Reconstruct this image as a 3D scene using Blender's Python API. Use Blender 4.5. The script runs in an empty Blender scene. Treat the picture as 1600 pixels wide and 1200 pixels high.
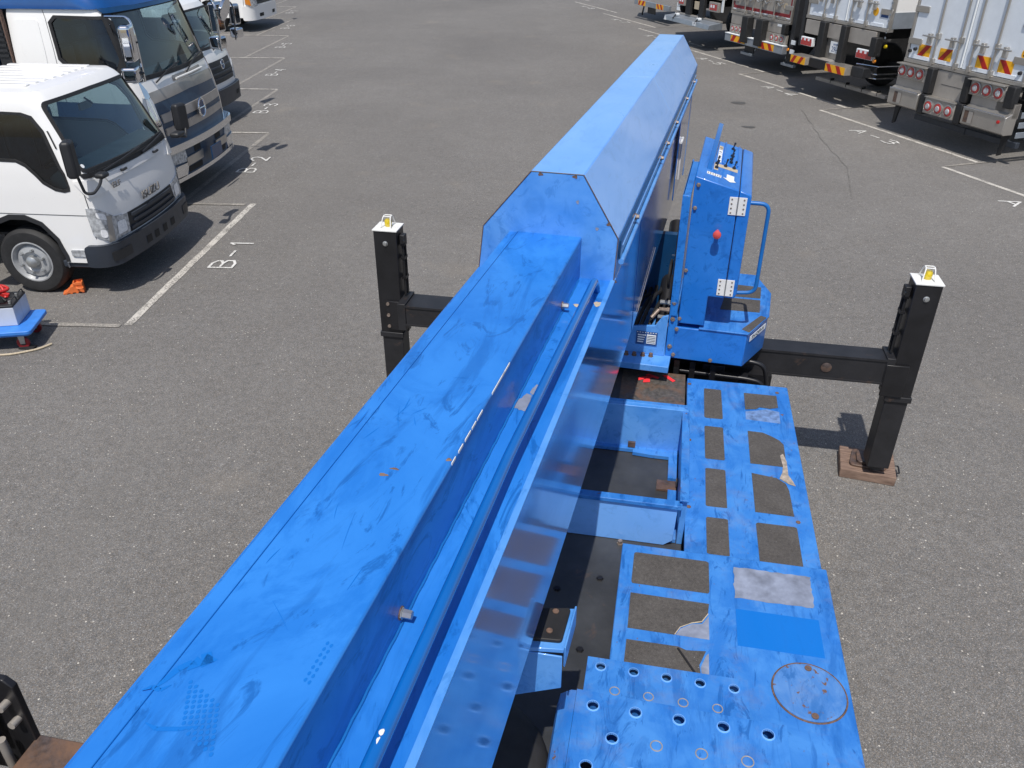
import bpy, bmesh, math, random
from mathutils import Matrix, Vector, geometry
random.seed(7)
PI = math.pi
S = bpy.context.scene
C = S.collection

# ---------------------------------------------------------------- camera
FPX, PITCH, ROLL, CAMH = 1268.9, math.radians(30.53), math.radians(0.21), 3.5
cd = bpy.data.cameras.new('camera'); cam = bpy.data.objects.new('camera', cd); C.objects.link(cam)
cd.sensor_width = 36; cd.lens = FPX/1600*36; cd.clip_start = 0.05; cd.clip_end = 600
fw = Vector((0, math.cos(PITCH), -math.sin(PITCH))); up0 = Vector((0, math.sin(PITCH), math.cos(PITCH))); rt0 = Vector((1, 0, 0))
rt = rt0*math.cos(ROLL)+up0*math.sin(ROLL); up = -rt0*math.sin(ROLL)+up0*math.cos(ROLL)
cam.matrix_world = Matrix(((rt.x, up.x, -fw.x, 0), (rt.y, up.y, -fw.y, 0), (rt.z, up.z, -fw.z, CAMH), (0, 0, 0, 1)))
S.camera = cam
# ---------------------------------------------------------------- sky, sun, exposure
SUN_EL, SUN_AZ = 62.5, 190.9           # azimuth clockwise from +Y
W = bpy.data.worlds.new('World'); S.world = W; W.use_nodes = True
wn = W.node_tree.nodes; wl = W.node_tree.links
sky = wn.new('ShaderNodeTexSky'); sky.sky_type = 'NISHITA'; sky.sun_disc = False
sky.sun_elevation = math.radians(SUN_EL); sky.sun_rotation = math.radians(SUN_AZ)
sky.air_density = 1.0; sky.dust_density = 1.5
bg = wn['Background']; bg.inputs['Strength'].default_value = 0.118
wl.new(sky.outputs[0], bg.inputs[0])
sd = bpy.data.lights.new('sun', 'SUN'); sun = bpy.data.objects.new('sun', sd); C.objects.link(sun)
sd.energy = 4.05; sd.angle = math.radians(0.53); sd.color = (1.0, 0.955, 0.89)
_a, _e = math.radians(SUN_AZ), math.radians(SUN_EL)
sv = Vector((math.sin(_a)*math.cos(_e), math.cos(_a)*math.cos(_e), math.sin(_e)))
sun.rotation_euler = sv.to_track_quat('Z', 'Y').to_euler(); sun.location = sv*50
S.view_settings.view_transform = 'Standard'; S.view_settings.look = 'None'
S.view_settings.exposure = 0.0; S.view_settings.gamma = 1.0; S.view_settings.use_curve_mapping = False

# ---------------------------------------------------------------- materials
def lin(c):
    if isinstance(c, str):
        c = tuple(int(c[i:i+2], 16)/255 for i in (0, 2, 4))
        return tuple((x/12.92 if x <= .04045 else ((x+.055)/1.055)**2.4) for x in c)
    return c
class NT:
    def __init__(s, name):
        s.m = bpy.data.materials.new(name); s.m.use_nodes = True
        s.n = s.m.node_tree.nodes; s.l = s.m.node_tree.links; s.b = s.n['Principled BSDF']
        s.tc = s.n.new('ShaderNodeTexCoord')
    def link(s, a, b): s.l.new(a, b)
    def mapping(s, sc=(1, 1, 1), rot=(0, 0, 0), src='Object'):
        m = s.n.new('ShaderNodeMapping'); m.inputs['Scale'].default_value = sc; m.inputs['Rotation'].default_value = rot
        s.link(s.tc.outputs[src], m.inputs['Vector']); return m.outputs[0]
    def noise(s, scale, vec=None, detail=4, rough=.55, dist=0):
        t = s.n.new('ShaderNodeTexNoise'); t.inputs['Scale'].default_value = scale; t.inputs['Detail'].default_value = detail
        t.inputs['Roughness'].default_value = rough; t.inputs['Distortion'].default_value = dist
        s.link(vec or s.tc.outputs['Object'], t.inputs['Vector']); return t.outputs['Fac']
    def voro(s, scale, vec=None, feat='F1', out='Distance', rnd=1):
        t = s.n.new('ShaderNodeTexVoronoi'); t.feature = feat; t.inputs['Scale'].default_value = scale; t.inputs['Randomness'].default_value = rnd
        s.link(vec or s.tc.outputs['Object'], t.inputs['Vector']); return t.outputs[out]
    def ramp(s, fac, stops):
        r = s.n.new('ShaderNodeValToRGB'); e = r.color_ramp.elements
        while len(e) < len(stops): e.new(.5)
        for i, (p, c) in enumerate(stops):
            e[i].position = p; c = lin(c) if not isinstance(c, (int, float)) else (c, c, c); e[i].color = (*c[:3], 1)
        s.link(fac, r.inputs[0]); return r.outputs[0]
    def mix(s, fac, a, b, mode='MIX'):
        x = s.n.new('ShaderNodeMix'); x.data_type = 'RGBA'; x.blend_type = mode
        for i, v in ((0, fac), (6, a), (7, b)):
            if isinstance(v, (int, float)): x.inputs[i].default_value = v if i == 0 else (v, v, v, 1)
            elif isinstance(v, (tuple, str)): x.inputs[i].default_value = (*lin(v)[:3], 1)
            else: s.link(v, x.inputs[i])
        return x.outputs[2]
    def math(s, op, a, b=0.0):
        x = s.n.new('ShaderNodeMath'); x.operation = op
        for i, v in ((0, a), (1, b)):
            if isinstance(v, (int, float)): x.inputs[i].default_value = v
            else: s.link(v, x.inputs[i])
        return x.outputs[0]
    def bump(s, h, st=.2, d=.002):
        b = s.n.new('ShaderNodeBump'); b.inputs['Strength'].default_value = st; b.inputs['Distance'].default_value = d
        s.link(h, b.inputs['Height']); s.link(b.outputs[0], s.b.inputs['Normal'])
    def set(s, **k):
        for a, v in k.items():
            i = s.b.inputs[{'col': 'Base Color', 'rough': 'Roughness', 'metal': 'Metallic', 'spec': 'Specular IOR Level', 'coat': 'Coat Weight',
                            'coatr': 'Coat Roughness', 'trans': 'Transmission Weight', 'ior': 'IOR', 'alpha': 'Alpha'}[a]]
            if isinstance(v, (int, float)): i.default_value = v
            elif isinstance(v, (tuple, str)): i.default_value = (*lin(v)[:3], 1)
            else: s.link(v, i)
        return s

def simple(name, col, rough=.5, metal=0, var=.12, scale=6, spec=.5, coat=0, bump=0):
    n = NT(name); c = lin(col)
    f = n.noise(scale, detail=5)
    n.set(col=n.mix(n.ramp(f, [(.3, 0), (.7, 1)]), tuple(x*(1-var) for x in c), tuple(min(1, x*(1+var)) for x in c)),
          metal=metal, spec=spec, coat=coat)
    n.set(rough=n.math('ADD', n.math('MULTIPLY', n.noise(scale*3), .15), rough-.07))
    if bump: n.bump(n.noise(scale*14), bump)
    return n.m

def blue_paint(name, base, faded, fade=.5, rough=.33, scuff=.5, scale=3.0, coat=.3, dirt=0.0, chips=.0):
    n = NT(name)
    big = n.ramp(n.noise(scale, detail=6, rough=.6, dist=.6), [(.5-.25*fade-.08, 0), (.62, 1)])
    col = n.mix(n.math('MULTIPLY', big, fade), base, faded)
    # long rubbed streaks and fine scratches
    st = n.noise(6, n.mapping((1, .22, 1), (0, 0, .5)), detail=6, rough=.65, dist=1.2)
    st2 = n.noise(2.2, n.mapping((1.4, .7, 1), (0, 0, .7)), detail=7, rough=.72, dist=1.6)
    col = n.mix(n.math('MULTIPLY', n.ramp(st2, [(.50, 0), (.60, 1)]), scuff*.8), col, base)
    col = n.mix(n.math('MULTIPLY', n.ramp(st, [(.53, 0), (.62, 1)]), scuff), col, tuple(x*.78 for x in lin(base)))
    mk = n.noise(11, n.mapping((1, .35, 1), (0, 0, -.6)), detail=5, rough=.7, dist=2.2)
    col = n.mix(n.math('MULTIPLY', n.ramp(mk, [(.56, 0), (.64, 1)]), min(1, scuff*1.2)), col, tuple(x*.7 for x in lin(base)))
    fs = n.noise(60, n.mapping((1, .05, 1), (0, 0, -.35)), detail=3)
    col = n.mix(n.math('MULTIPLY', n.ramp(fs, [(.68, 0), (.72, 1)]), scuff*.5), col, faded)
    if dirt:
        d = n.noise(5, detail=8, rough=.7)
        col = n.mix(n.math('MULTIPLY', n.ramp(d, [(.52, 0), (.75, 1)]), dirt), col, '8b8580')
    if chips:
        c = n.noise(26, detail=6, rough=.65)
        col = n.mix(n.math('MULTIPLY', n.ramp(c, [(.70-.06*chips, 0), (.72-.05*chips, 1)]), 1.0), col, '6b5040')
    n.set(col=col, coat=coat, coatr=.08, spec=.5)
    n.set(rough=n.math('ADD', n.math('MULTIPLY', st, .28), rough-.12))
    n.bump(n.noise(9, detail=3), .12, .003)
    return n.m

M = {}
BLUE, BFADE = (.004, .135, .52), (.030, .225, .68)
M['blue'] = blue_paint('worn_blue_paint', BLUE, BFADE, .9, .40, .6, 2.2)
M['blue_side'] = blue_paint('glossy_blue_side_paint', (.006, .13, .50), (.012, .16, .54), .3, .20, .12, 1.5, coat=1.0)
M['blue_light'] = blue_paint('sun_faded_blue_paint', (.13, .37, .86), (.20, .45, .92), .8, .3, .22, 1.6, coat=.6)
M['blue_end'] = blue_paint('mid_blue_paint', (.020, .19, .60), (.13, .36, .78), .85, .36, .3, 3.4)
M['blue_deck'] = blue_paint('scuffed_blue_deck_paint', (.005, .125, .48), (.055, .24, .63), .95, .5, .6, 7, coat=0, dirt=.3, chips=.45)
M['blue_rusty'] = blue_paint('rust_stained_blue_paint', (.012, .14, .46), (.11, .26, .56), .9, .55, .5, 9, coat=0, dirt=.35, chips=1.6)
M['blue_box'] = blue_paint('blue_cabinet_paint', (.005, .135, .53), (.024, .19, .63), .9, .33, .5, 4, coat=.4)
M['blue_fresh'] = blue_paint('fresh_blue_paint_patch', (.002, .15, .55), (.003, .16, .57), .3, .45, .1, 4, coat=0)
M['blue_rail'] = simple('blue_rail_paint', (.003, .12, .44), .2, coat=.8, scale=3)
M['blue_pipe'] = simple('blue_handle_paint', (.006, .13, .42), .42, coat=.1)
M['black'] = simple('black_paint', (.012, .012, .014), .38, var=.3, scale=8, bump=.05)
def rusty_black(name, amt, base=(.014, .014, .016), k=1.0):
    n = NT(name); f = n.noise(7, detail=8, rough=.7, dist=.4); g = n.noise(40 if k == 1 else 5, detail=7, rough=.65)
    c = n.mix(n.ramp(g, [(.35, 0), (.75, 1)]), base, tuple(x*(1+1.6*k)+.01*k for x in base))
    n.set(col=n.mix(n.math('MULTIPLY', n.ramp(f, [(.60-amt*.22, 0), (.74-amt*.1, 1)]), min(1, .5+amt)), c, (.16, .09, .055)), rough=.5)
    n.bump(f, .3, .004); return n.m
M['black_rust'] = rusty_black('rust_spotted_black_steel', .02, (.012, .012, .014), .5)
M['rusty'] = rusty_black('rusty_brown_steel', 1.0, (.04, .03, .028))
M['deck_black'] = rusty_black('worn_black_deck', .0, (.030, .032, .035), .45)
M['deck_brown'] = rusty_black('worn_brown_deck', .55, (.05, .045, .04))
M['dark'] = simple('dark_underside', (.008, .008, .009), .7)
M['rubber'] = simple('black_rubber', (.014, .014, .015), .62, var=.3, scale=20, bump=.1)
M['tyre'] = simple('tyre_rubber', (.018, .018, .019), .7, var=.3, scale=14, bump=.1)
M['plastic'] = simple('grey_black_plastic', (.020, .021, .024), .5, var=.15)
M['bumper'] = simple('dark_blue_grey_plastic', (.030, .037, .050), .45, var=.15)
def grip(name, col, tear=0):
    n = NT(name); f = n.noise(420, detail=2); g = n.noise(9, detail=6)
    c = n.mix(n.ramp(f, [(.35, 0), (.65, 1)]), tuple(x*.6 for x in lin(col)), tuple(x*1.5 for x in lin(col)))
    c = n.mix(n.math('MULTIPLY', n.ramp(g, [(.4, 0), (.7, 1)]), .30), c, (.13, .122, .114))
    h = n.noise(75, detail=4, rough=.7); c = n.mix(1.0, c, n.ramp(h, [(.3, .72), (.7, 1.3)]), 'MULTIPLY')
    w = n.noise(130, detail=2); c = n.mix(n.ramp(w, [(.74, 0), (.78, 1)]), c, (.42, .42, .44))
    n.set(col=c, rough=.9); n.bump(f, .5, .001); return n.m
M['grip'] = grip('non_slip_sheet', (.066, .060, .055))
M['griptan'] = simple('worn_beige_primer', (.34, .29, .24), .8, var=.4, scale=40)
M['griplight'] = simple('stained_grey_sheet', (.22, .25, .33), .75, var=.35, scale=14)
M['film'] = simple('torn_adhesive_film', (.13, .22, .42), .55, var=.4, scale=30)
M['white'] = simple('white_vehicle_paint', (.83, .825, .81), .30, var=.008, coat=.5)
M['white_flat'] = simple('white_enamel', (.74, .74, .72), .45, var=.06, scale=20)
M['white_door'] = simple('white_door_paint', (.76, .81, .87), .35, var=.04, coat=.3)
M['cream'] = simple('cream_painted_rail', (.62, .57, .50), .5, var=.2, scale=10)
M['steel'] = simple('stainless_steel', (.50, .475, .44), .3, metal=.75, var=.06, scale=5)
M['reflbright'] = simple('painted_lamp_glint', (.88, .90, .93), .15, metal=0, var=.2, scale=40, coat=1)  # headlamp reflectors: bright mirror reflection put into a near-white, non-metal colour
M['silverrim'] = simple('silver_wheel_paint', (.42, .43, .44), .4, metal=.3, var=.12, scale=14)
M['steel_dull'] = simple('dull_stainless_panel', (.40, .37, .335), .42, metal=.35, var=.10, scale=6)
M['alu'] = simple('aluminium_bar', (.36, .40, .45), .4, metal=.6, var=.12)
M['zinc'] = simple('zinc_plated_steel', (.42, .43, .43), .38, metal=.7, var=.15, scale=20)
M['bolt'] = simple('rusty_bolt', (.25, .20, .17), .5, metal=.4, var=.4, scale=60)
M['rustbolt'] = simple('brown_rust', (.135, .082, .060), .8, var=.4, scale=60)
M['chrome'] = simple('chrome', (.80, .81, .83), .05, metal=1, var=.03)
M['amber'] = simple('amber_lens', (.75, .25, .02), .15, coat=1, var=.1)
M['yellow_lens'] = simple('yellow_lamp_lens', (.62, .47, .015), .12, coat=1, var=.25, scale=40)
M['redlens'] = simple('red_lamp_lens', (.42, .03, .03), .15, coat=1, var=.2, scale=30)
M['clearlens'] = simple('clear_lamp_lens', (.50, .52, .54), .06, metal=.3, var=.5, scale=26)
M['pinkred'] = simple('faded_red_button', (.62, .08, .07), .4)
M['red'] = simple('signal_red', (.50, .02, .018), .45)
M['maroon'] = simple('maroon_border', (.22, .012, .018), .4)
M['orange_y'] = simple('reflective_yellow', (.85, .42, .01), .35)
M['redrefl'] = simple('reflective_red', (.42, .015, .012), .35)
M['orange'] = simple('orange_plastic', (.72, .17, .045), .5, var=.15, scale=12)
M['bluecart'] = simple('blue_plastic_cart', (.04, .21, .66), .45, var=.15, scale=9)
M['batt'] = simple('pale_battery_case', (.52, .56, .64), .45, var=.06)
M['ink'] = simple('dark_ink', (.015, .02, .03), .5)
M['inkblue'] = simple('navy_print', (.02, .07, .22), .5)
M['letter'] = simple('grey_chrome_letters', (.17, .16, .15), .35, metal=0)
M['tag'] = simple('paper_tag', (.75, .78, .80), .6, var=.04)
M['tan'] = simple('tan_label', (.50, .42, .30), .6, var=.2, scale=60)
M['navy'] = simple('dark_blue_body_paint', (.005, .045, .13), .3, coat=.4, var=.15)
M['defl'] = simple('metallic_blue_roof', (.004, .07, .26), .16, coat=1, var=.25, scale=2)
M['grilleblue'] = simple('steel_blue_grille', (.030, .060, .105), .45, coat=.2)
M['grillegrey'] = simple('silver_grille', (.42, .39, .36), .3, metal=.5)
M['seat'] = simple('dark_seat_vinyl', (.09, .11, .13), .4, var=.3, scale=8)
M['dash'] = simple('grey_dashboard', (.36, .43, .43), .6)
M['redspray'] = simple('red_spray_marks', (.85, .04, .05), .6)
M['wood'] = rusty_black('weathered_wood_pad', .9, (.14, .085, .06))
def woodmat():
    n = NT('weathered_timber'); v = n.mapping((3, 40, 12)); f = n.noise(2.2, v, detail=5)
    n.set(col=n.mix(n.ramp(f, [(.3, 0), (.7, 1)]), (.10, .06, .045), (.30, .205, .155)), rough=.85); n.bump(f, .5, .004); return n.m
M['wood'] = woodmat()
def glass(name, tint, mixf):
    n = NT(name); out = n.n['Material Output']
    n.set(col=tint, rough=.02, spec=.5)
    tr = n.n.new('ShaderNodeBsdfTransparent'); tr.inputs[0].default_value = (*lin(tint)[:3], 1)
    gl = n.n.new('ShaderNodeBsdfGlossy'); gl.inputs['Roughness'].default_value = .01
    fr = n.n.new('ShaderNodeFresnel'); fr.inputs[0].default_value = 1.5
    k = n.math('MULTIPLY', fr.outputs[0], 1.5); k = n.math('ADD', k, mixf)
    ms = n.n.new('ShaderNodeMixShader'); n.link(k, ms.inputs[0]); n.link(tr.outputs[0], ms.inputs[1]); n.link(gl.outputs[0], ms.inputs[2])
    n.link(ms.outputs[0], out.inputs['Surface']); return n.m
M['glass'] = glass('tinted_windscreen_glass', (.70, .86, .85), .05)
M['glass_dark'] = glass('dark_side_glass', (.32, .40, .44), .02)

# asphalt --------------------------------------------------------------
def asphalt():
    n = NT('worn_asphalt')
    big = n.noise(.22, detail=7, rough=.62, dist=.3); mid = n.noise(2.2, detail=6, rough=.6)
    fine = n.noise(230, detail=3, rough=.7)
    vo = n.voro(215, feat='F1', out='Color'); vd = n.voro(215, feat='F1', out='Distance')
    base = n.mix(n.ramp(big, [(.3, 0), (.7, 1)]), (.172, .165, .157), (.234, .225, .212))
    base = n.mix(n.math('MULTIPLY', n.ramp(mid, [(.35, 0), (.7, 1)]), .35), base, (.160, .150, .138))
    sep = n.n.new('ShaderNodeSeparateColor'); n.link(vo, sep.inputs[0])
    stone = n.ramp(sep.outputs[0], [(0, .55), (.5, .9), (.93, 1.25), (1, 2.1)])
    x = n.mix(1.0, base, stone, 'MULTIPLY')
    x = n.mix(.55, x, n.mix(1.0, x, n.ramp(sep.outputs[1], [(0, (.82, .92, 1.08)), (.5, (1, 1, 1)), (1, (1.2, 1.02, .84))]), 'MULTIPLY'))
    pb = n.noise(14, detail=5, rough=.7); x = n.mix(1.0, x, n.ramp(pb, [(.3, .84), (.7, 1.16)]), 'MULTIPLY')
    x = n.mix(n.math('MULTIPLY', n.ramp(fine, [(.42, 0), (.6, 1)]), .35), x, (.05, .048, .046))
    v2 = n.voro(48, out='Color'); s2 = n.n.new('ShaderNodeSeparateColor'); n.link(v2, s2.inputs[0])
    d2 = n.voro(48, out='Distance')
    spk = n.math('MULTIPLY', n.ramp(s2.outputs[1], [(.962, 0), (.975, 1)]), n.ramp(d2, [(.20, 1), (.30, 0)]))
    x = n.mix(n.math('MULTIPLY', spk, .8), x, (.66, .62, .55))
    # long soft tyre arcs
    arc = n.noise(1.0, n.mapping((.9, .07, 1), (0, 0, .25)), detail=5, rough=.6, dist=.5)
    x = n.mix(n.math('MULTIPLY', n.ramp(arc, [(.5, 0), (.66, 1)]), .28), x, (.15, .142, .132))
    dr = n.noise(1.7, detail=7, rough=.75); x = n.mix(n.math('MULTIPLY', n.ramp(dr, [(.63, 0), (.70, 1)]), .30), x, (.12, .113, .105))
    dp = n.noise(6.5, detail=3); x = n.mix(n.math('MULTIPLY', n.ramp(dp, [(.73, 0), (.76, 1)]), .45), x, (.085, .08, .076))
    st = n.noise(.8, detail=3); x = n.mix(n.math('MULTIPLY', n.ramp(st, [(.62, 0), (.72, 1)]), .22), x, (.27, .235, .19))
    n.set(col=x, rough=.86, spec=.3)
    n.bump(vd, .35, .004); return n.m
M['asphalt'] = asphalt()
def roadpaint(name, col, wear):
    n = NT(name); f = n.noise(55, detail=6, rough=.75); g = n.noise(5, detail=4)
    k = n.math('ADD', n.math('MULTIPLY', f, .7), n.math('MULTIPLY', g, .3))
    n.set(col=n.mix(n.ramp(k, [(wear, 0), (wear+.06, 1)]), (.20, .188, .170), col), rough=.8); n.bump(f, .2, .002); return n.m
M['line'] = roadpaint('white_line_paint', (.54, .51, .46), .455)
M['line_faint'] = roadpaint('faded_line_paint', (.36, .33, .29), .50)
M['number'] = roadpaint('fresh_white_number_paint', (.66, .65, .62), .42)
M['tar'] = simple('tar_repair', (.075, .073, .071), .7)
M['crack'] = simple('crack_filler', (.135, .128, .12), .9, var=.4)

# ---------------------------------------------------------------- object helpers
WM = {}   # object -> world matrix
def frame(az, ox=0, oy=0, oz=0, pitch=0.0):
    a, p = math.radians(az), math.radians(pitch)
    D = Vector((math.sin(a)*math.cos(p), math.cos(a)*math.cos(p), math.sin(p))); R = Vector((math.cos(a), -math.sin(a), 0)); U = R.cross(D)
    return Matrix(((R.x, D.x, U.x, ox), (R.y, D.y, U.y, oy), (R.z, D.z, U.z, oz), (0, 0, 0, 1)))
def attach(o, F, parent=None):
    WM[o] = F.copy()
    if parent is not None:
        o.parent = parent; o.matrix_parent_inverse = WM[parent].inverted()
    o.matrix_basis = F
def thing(name, label, cat, F, group=None):
    o = bpy.data.objects.new(name, None); C.objects.link(o); attach(o, F); o.empty_display_size = .2
    o['label'] = label; o['category'] = cat
    if group: o['group'] = group
    return o
class MB:
    def __init__(s): s.v = []; s.f = []
    def quad(s, *p):
        i = len(s.v); s.v += [tuple(q) for q in p]; s.f.append(tuple(range(i, i+len(p)))); return s
    def box(s, x0, x1, y0, y1, z0, z1):
        i = len(s.v)
        s.v += [(x, y, z) for z in (z0, z1) for (x, y) in ((x0, y0), (x1, y0), (x1, y1), (x0, y1))]
        s.f += [(i+3, i+2, i+1, i), (i+4, i+5, i+6, i+7), (i, i+1, i+5, i+4), (i+1, i+2, i+6, i+5), (i+2, i+3, i+7, i+6), (i+3, i, i+4, i+7)]; return s
    def prism(s, pts, axis, a, b):
        """pts 2D polygon extruded along axis from a to b"""
        def P(p, t): return {'x': (t, p[0], p[1]), 'y': (p[0], t, p[1]), 'z': (p[0], p[1], t)}[axis]
        n = len(pts); i = len(s.v)
        s.v += [P(p, a) for p in pts]+[P(p, b) for p in pts]
        s.f.append(tuple(range(i+n-1, i-1, -1))); s.f.append(tuple(range(i+n, i+2*n)))
        s.f += [(i+k, i+(k+1) % n, i+n+(k+1) % n, i+n+k) for k in range(n)]; return s
    def tube(s, pts, r, n=10, closed=False):
        pts = [Vector(p) for p in pts]; rings = []; prev = None
        for k, p in enumerate(pts):
            if closed: t = (pts[(k+1) % len(pts)]-pts[k-1]).normalized()
            else: t = (pts[min(k+1, len(pts)-1)]-pts[max(k-1, 0)]).normalized()
            if prev is None: u = t.orthogonal().normalized()
            else:
                u = (prev-t*prev.dot(t)); u = u.normalized() if u.length > 1e-6 else t.orthogonal().normalized()
            prev = u; w = t.cross(u); i = len(s.v); rr = r[k] if isinstance(r, (list, tuple)) else r
            s.v += [tuple(p+(u*math.cos(2*PI*j/n)+w*math.sin(2*PI*j/n))*rr) for j in range(n)]; rings.append(i)
        m = len(rings)
        for k in range(m if closed else m-1):
            a, b = rings[k], rings[(k+1) % m]
            s.f += [(a+j, a+(j+1) % n, b+(j+1) % n, b+j) for j in range(n)]
        if not closed:
            s.f.append(tuple(rings[0]+j for j in reversed(range(n)))); s.f.append(tuple(rings[-1]+j for j in range(n)))
        return s
    def lathe(s, prof, c, axis='z', n=24, cap=True):
        """prof list of (radius, height) about axis through c"""
        c = Vector(c); base = len(s.v)
        for (r, h) in prof:
            for j in range(n):
                a = 2*PI*j/n; x, y = r*math.cos(a), r*math.sin(a)
                s.v.append(tuple(c+Vector({'z': (x, y, h), 'y': (x, h, y), 'x': (h, x, y)}[axis])))
        for k in range(len(prof)-1):
            a, b = base+k*n, base+(k+1)*n
            s.f += [(a+j, a+(j+1) % n, b+(j+1) % n, b+j) for j in range(n)]
        if cap: s.f.append(tuple(base+j for j in reversed(range(n)))); s.f.append(tuple(base+(len(prof)-1)*n+j for j in range(n)))
        return s
    def mesh(s, name, mat, smooth=False):
        me = bpy.data.meshes.new(name); me.from_pydata(s.v, [], s.f)
        bm = bmesh.new(); bm.from_mesh(me); bmesh.ops.recalc_face_normals(bm, faces=bm.faces); bm.to_mesh(me); bm.free()
        me.materials.append(M[mat] if isinstance(mat, str) else mat)
        if smooth:
            me.polygons.foreach_set('use_smooth', [True]*len(me.polygons)); me.set_sharp_from_angle(angle=math.radians(38))
        return me
    def build(s, name, mat, F, parent=None, smooth=False, bevel=0, label=None, seg=2):
        o = bpy.data.objects.new(name, s.mesh(name, mat, smooth or bevel > 0)); C.objects.link(o); attach(o, F, parent)
        if bevel:
            b = o.modifiers.new('bevel', 'BEVEL'); b.width = bevel; b.segments = seg; b.limit_method = 'ANGLE'; b.angle_limit = math.radians(35)
        if label: o['label'] = label
        return o
def arc_path(pts, rad, k=5):
    """round the corners of a polyline"""
    P = [Vector(p) for p in pts]; out = [P[0]]
    for i in range(1, len(P)-1):
        a, b, c = P[i-1], P[i], P[i+1]; r = min(rad, (a-b).length*.45, (c-b).length*.45)
        p, q = b+(a-b).normalized()*r, b+(c-b).normalized()*r
        out += [(p*(1-t)+b*t)*(1-t)+(b*(1-t)+q*t)*t for t in [j/k for j in range(k+1)]]
    out.append(P[-1]); return out
def round_poly(pts, r, k=4):
    n = len(pts); out = []
    for i in range(n):
        a, b, c = (Vector(pts[(i+d) % n]) for d in (-1, 0, 1)); rr = r[i] if isinstance(r, (list, tuple)) else r
        rr = min(rr, (a-b).length*.48, (c-b).length*.48)
        p, q = b+(a-b).normalized()*rr, b+(c-b).normalized()*rr
        out += [tuple((p*(1-t)+b*t)*(1-t)+(b*(1-t)+q*t)*t) for t in [j/k for j in range(k+1)]]
    return out
def inpoly(x, y, P):
    c = False; n = len(P); j = n-1
    for i in range(n):
        xi, yi = P[i][0], P[i][1]; xj, yj = P[j][0], P[j][1]
        if (yi > y) != (yj > y) and x < (xj-xi)*(y-yi)/(yj-yi)+xi: c = not c
        j = i
    return c
def fill2d(outer, holes=(), step=None):
    """triangulate polygon with holes; optional interior grid points"""
    vs = []; ed = []
    def ring(P, st):
        i0 = len(vs); n = 0
        for k in range(len(P)):
            a, b = Vector(P[k][:2]), Vector(P[(k+1) % len(P)][:2]); m = max(1, int((b-a).length/st)) if st else 1
            for j in range(m): vs.append(a+(b-a)*(j/m)); n += 1
        for k in range(n): ed.append((i0+k, i0+(k+1) % n))
    for P in (outer, *holes): ring(P, step)
    if step:
        xs = [p[0] for p in outer]; ys = [p[1] for p in outer]
        x = min(xs)+step*.5
        while x < max(xs):
            y = min(ys)+step*.5
            while y < max(ys):
                if inpoly(x, y, outer) and not any(inpoly(x, y, h) for h in holes): vs.append(Vector((x+1e-4*math.sin(y*99), y)))
                y += step
            x += step
    r = geometry.delaunay_2d_cdt(vs, ed, [], 0, 1e-6)
    V, T = r[0], r[2]; F = []
    for t in T:
        cx = sum(V[i].x for i in t)/len(t); cy = sum(V[i].y for i in t)/len(t)
        if inpoly(cx, cy, outer) and not any(inpoly(cx, cy, h) for h in holes): F.append(tuple(t))
    return [tuple(v) for v in V], F
def circle(x, y, r, n=16): return [(x+r*math.cos(2*PI*k/n), y+r*math.sin(2*PI*k/n)) for k in range(n)]
def holed_plate(mb, outer, holes, z0, z1, axis='z'):
    V, F = fill2d(outer, holes)
    mp = {'z': lambda p, t: (p[0], p[1], t), 'y': lambda p, t: (p[0], t, p[1]), 'x': lambda p, t: (t, p[0], p[1])}[axis]
    for z in (z0, z1):
        i = len(mb.v); mb.v += [mp(v, z) for v in V]; mb.f += [tuple(i+k for k in f) for f in F]
    for P in (outer, *holes):
        i = len(mb.v); n = len(P); mb.v += [mp(p, z0) for p in P]+[mp(p, z1) for p in P]
        mb.f += [(i+k, i+(k+1) % n, i+n+(k+1) % n, i+n+k) for k in range(n)]
    return mb
def text(name, body, size, mat, F, parent, sx=1.0, extrude=.0015, shear=0):
    cu = bpy.data.curves.new(name, 'FONT'); cu.body = body; cu.size = size; cu.extrude = extrude; cu.align_x = 'CENTER'; cu.align_y = 'CENTER'; cu.shear = shear
    tmp = bpy.data.objects.new('tmp', cu); C.objects.link(tmp)
    dg = bpy.context.evaluated_depsgraph_get(); me = bpy.data.meshes.new_from_object(tmp.evaluated_get(dg))
    bpy.data.objects.remove(tmp); bpy.data.curves.remove(cu)
    for v in me.vertices: v.co.x *= sx
    me.name = name; me.materials.clear(); me.materials.append(M[mat])
    o = bpy.data.objects.new(name, me); C.objects.link(o); attach(o, F, parent); return o
def plane_frame(F, o, x, y):
    """frame whose X,Y run along x,y (in frame F) at origin o"""
    x = Vector(x).normalized(); y = Vector(y); y = (y-x*y.dot(x)).normalized(); z = x.cross(y)
    L = Matrix(((x.x, y.x, z.x, o[0]), (x.y, y.y, z.y, o[1]), (x.z, y.z, z.z, o[2]), (0, 0, 0, 1))); return F @ L
def bolt(F, p, axis, r, h, parent, mat='bolt', name='bolt'):
    return MB().lathe([(r*1.25, 0), (r*1.25, h*.25), (r, h*.25), (r*.96, h)], p, axis, 6 if r > .006 else 6).build(name, mat, F, parent)

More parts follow.
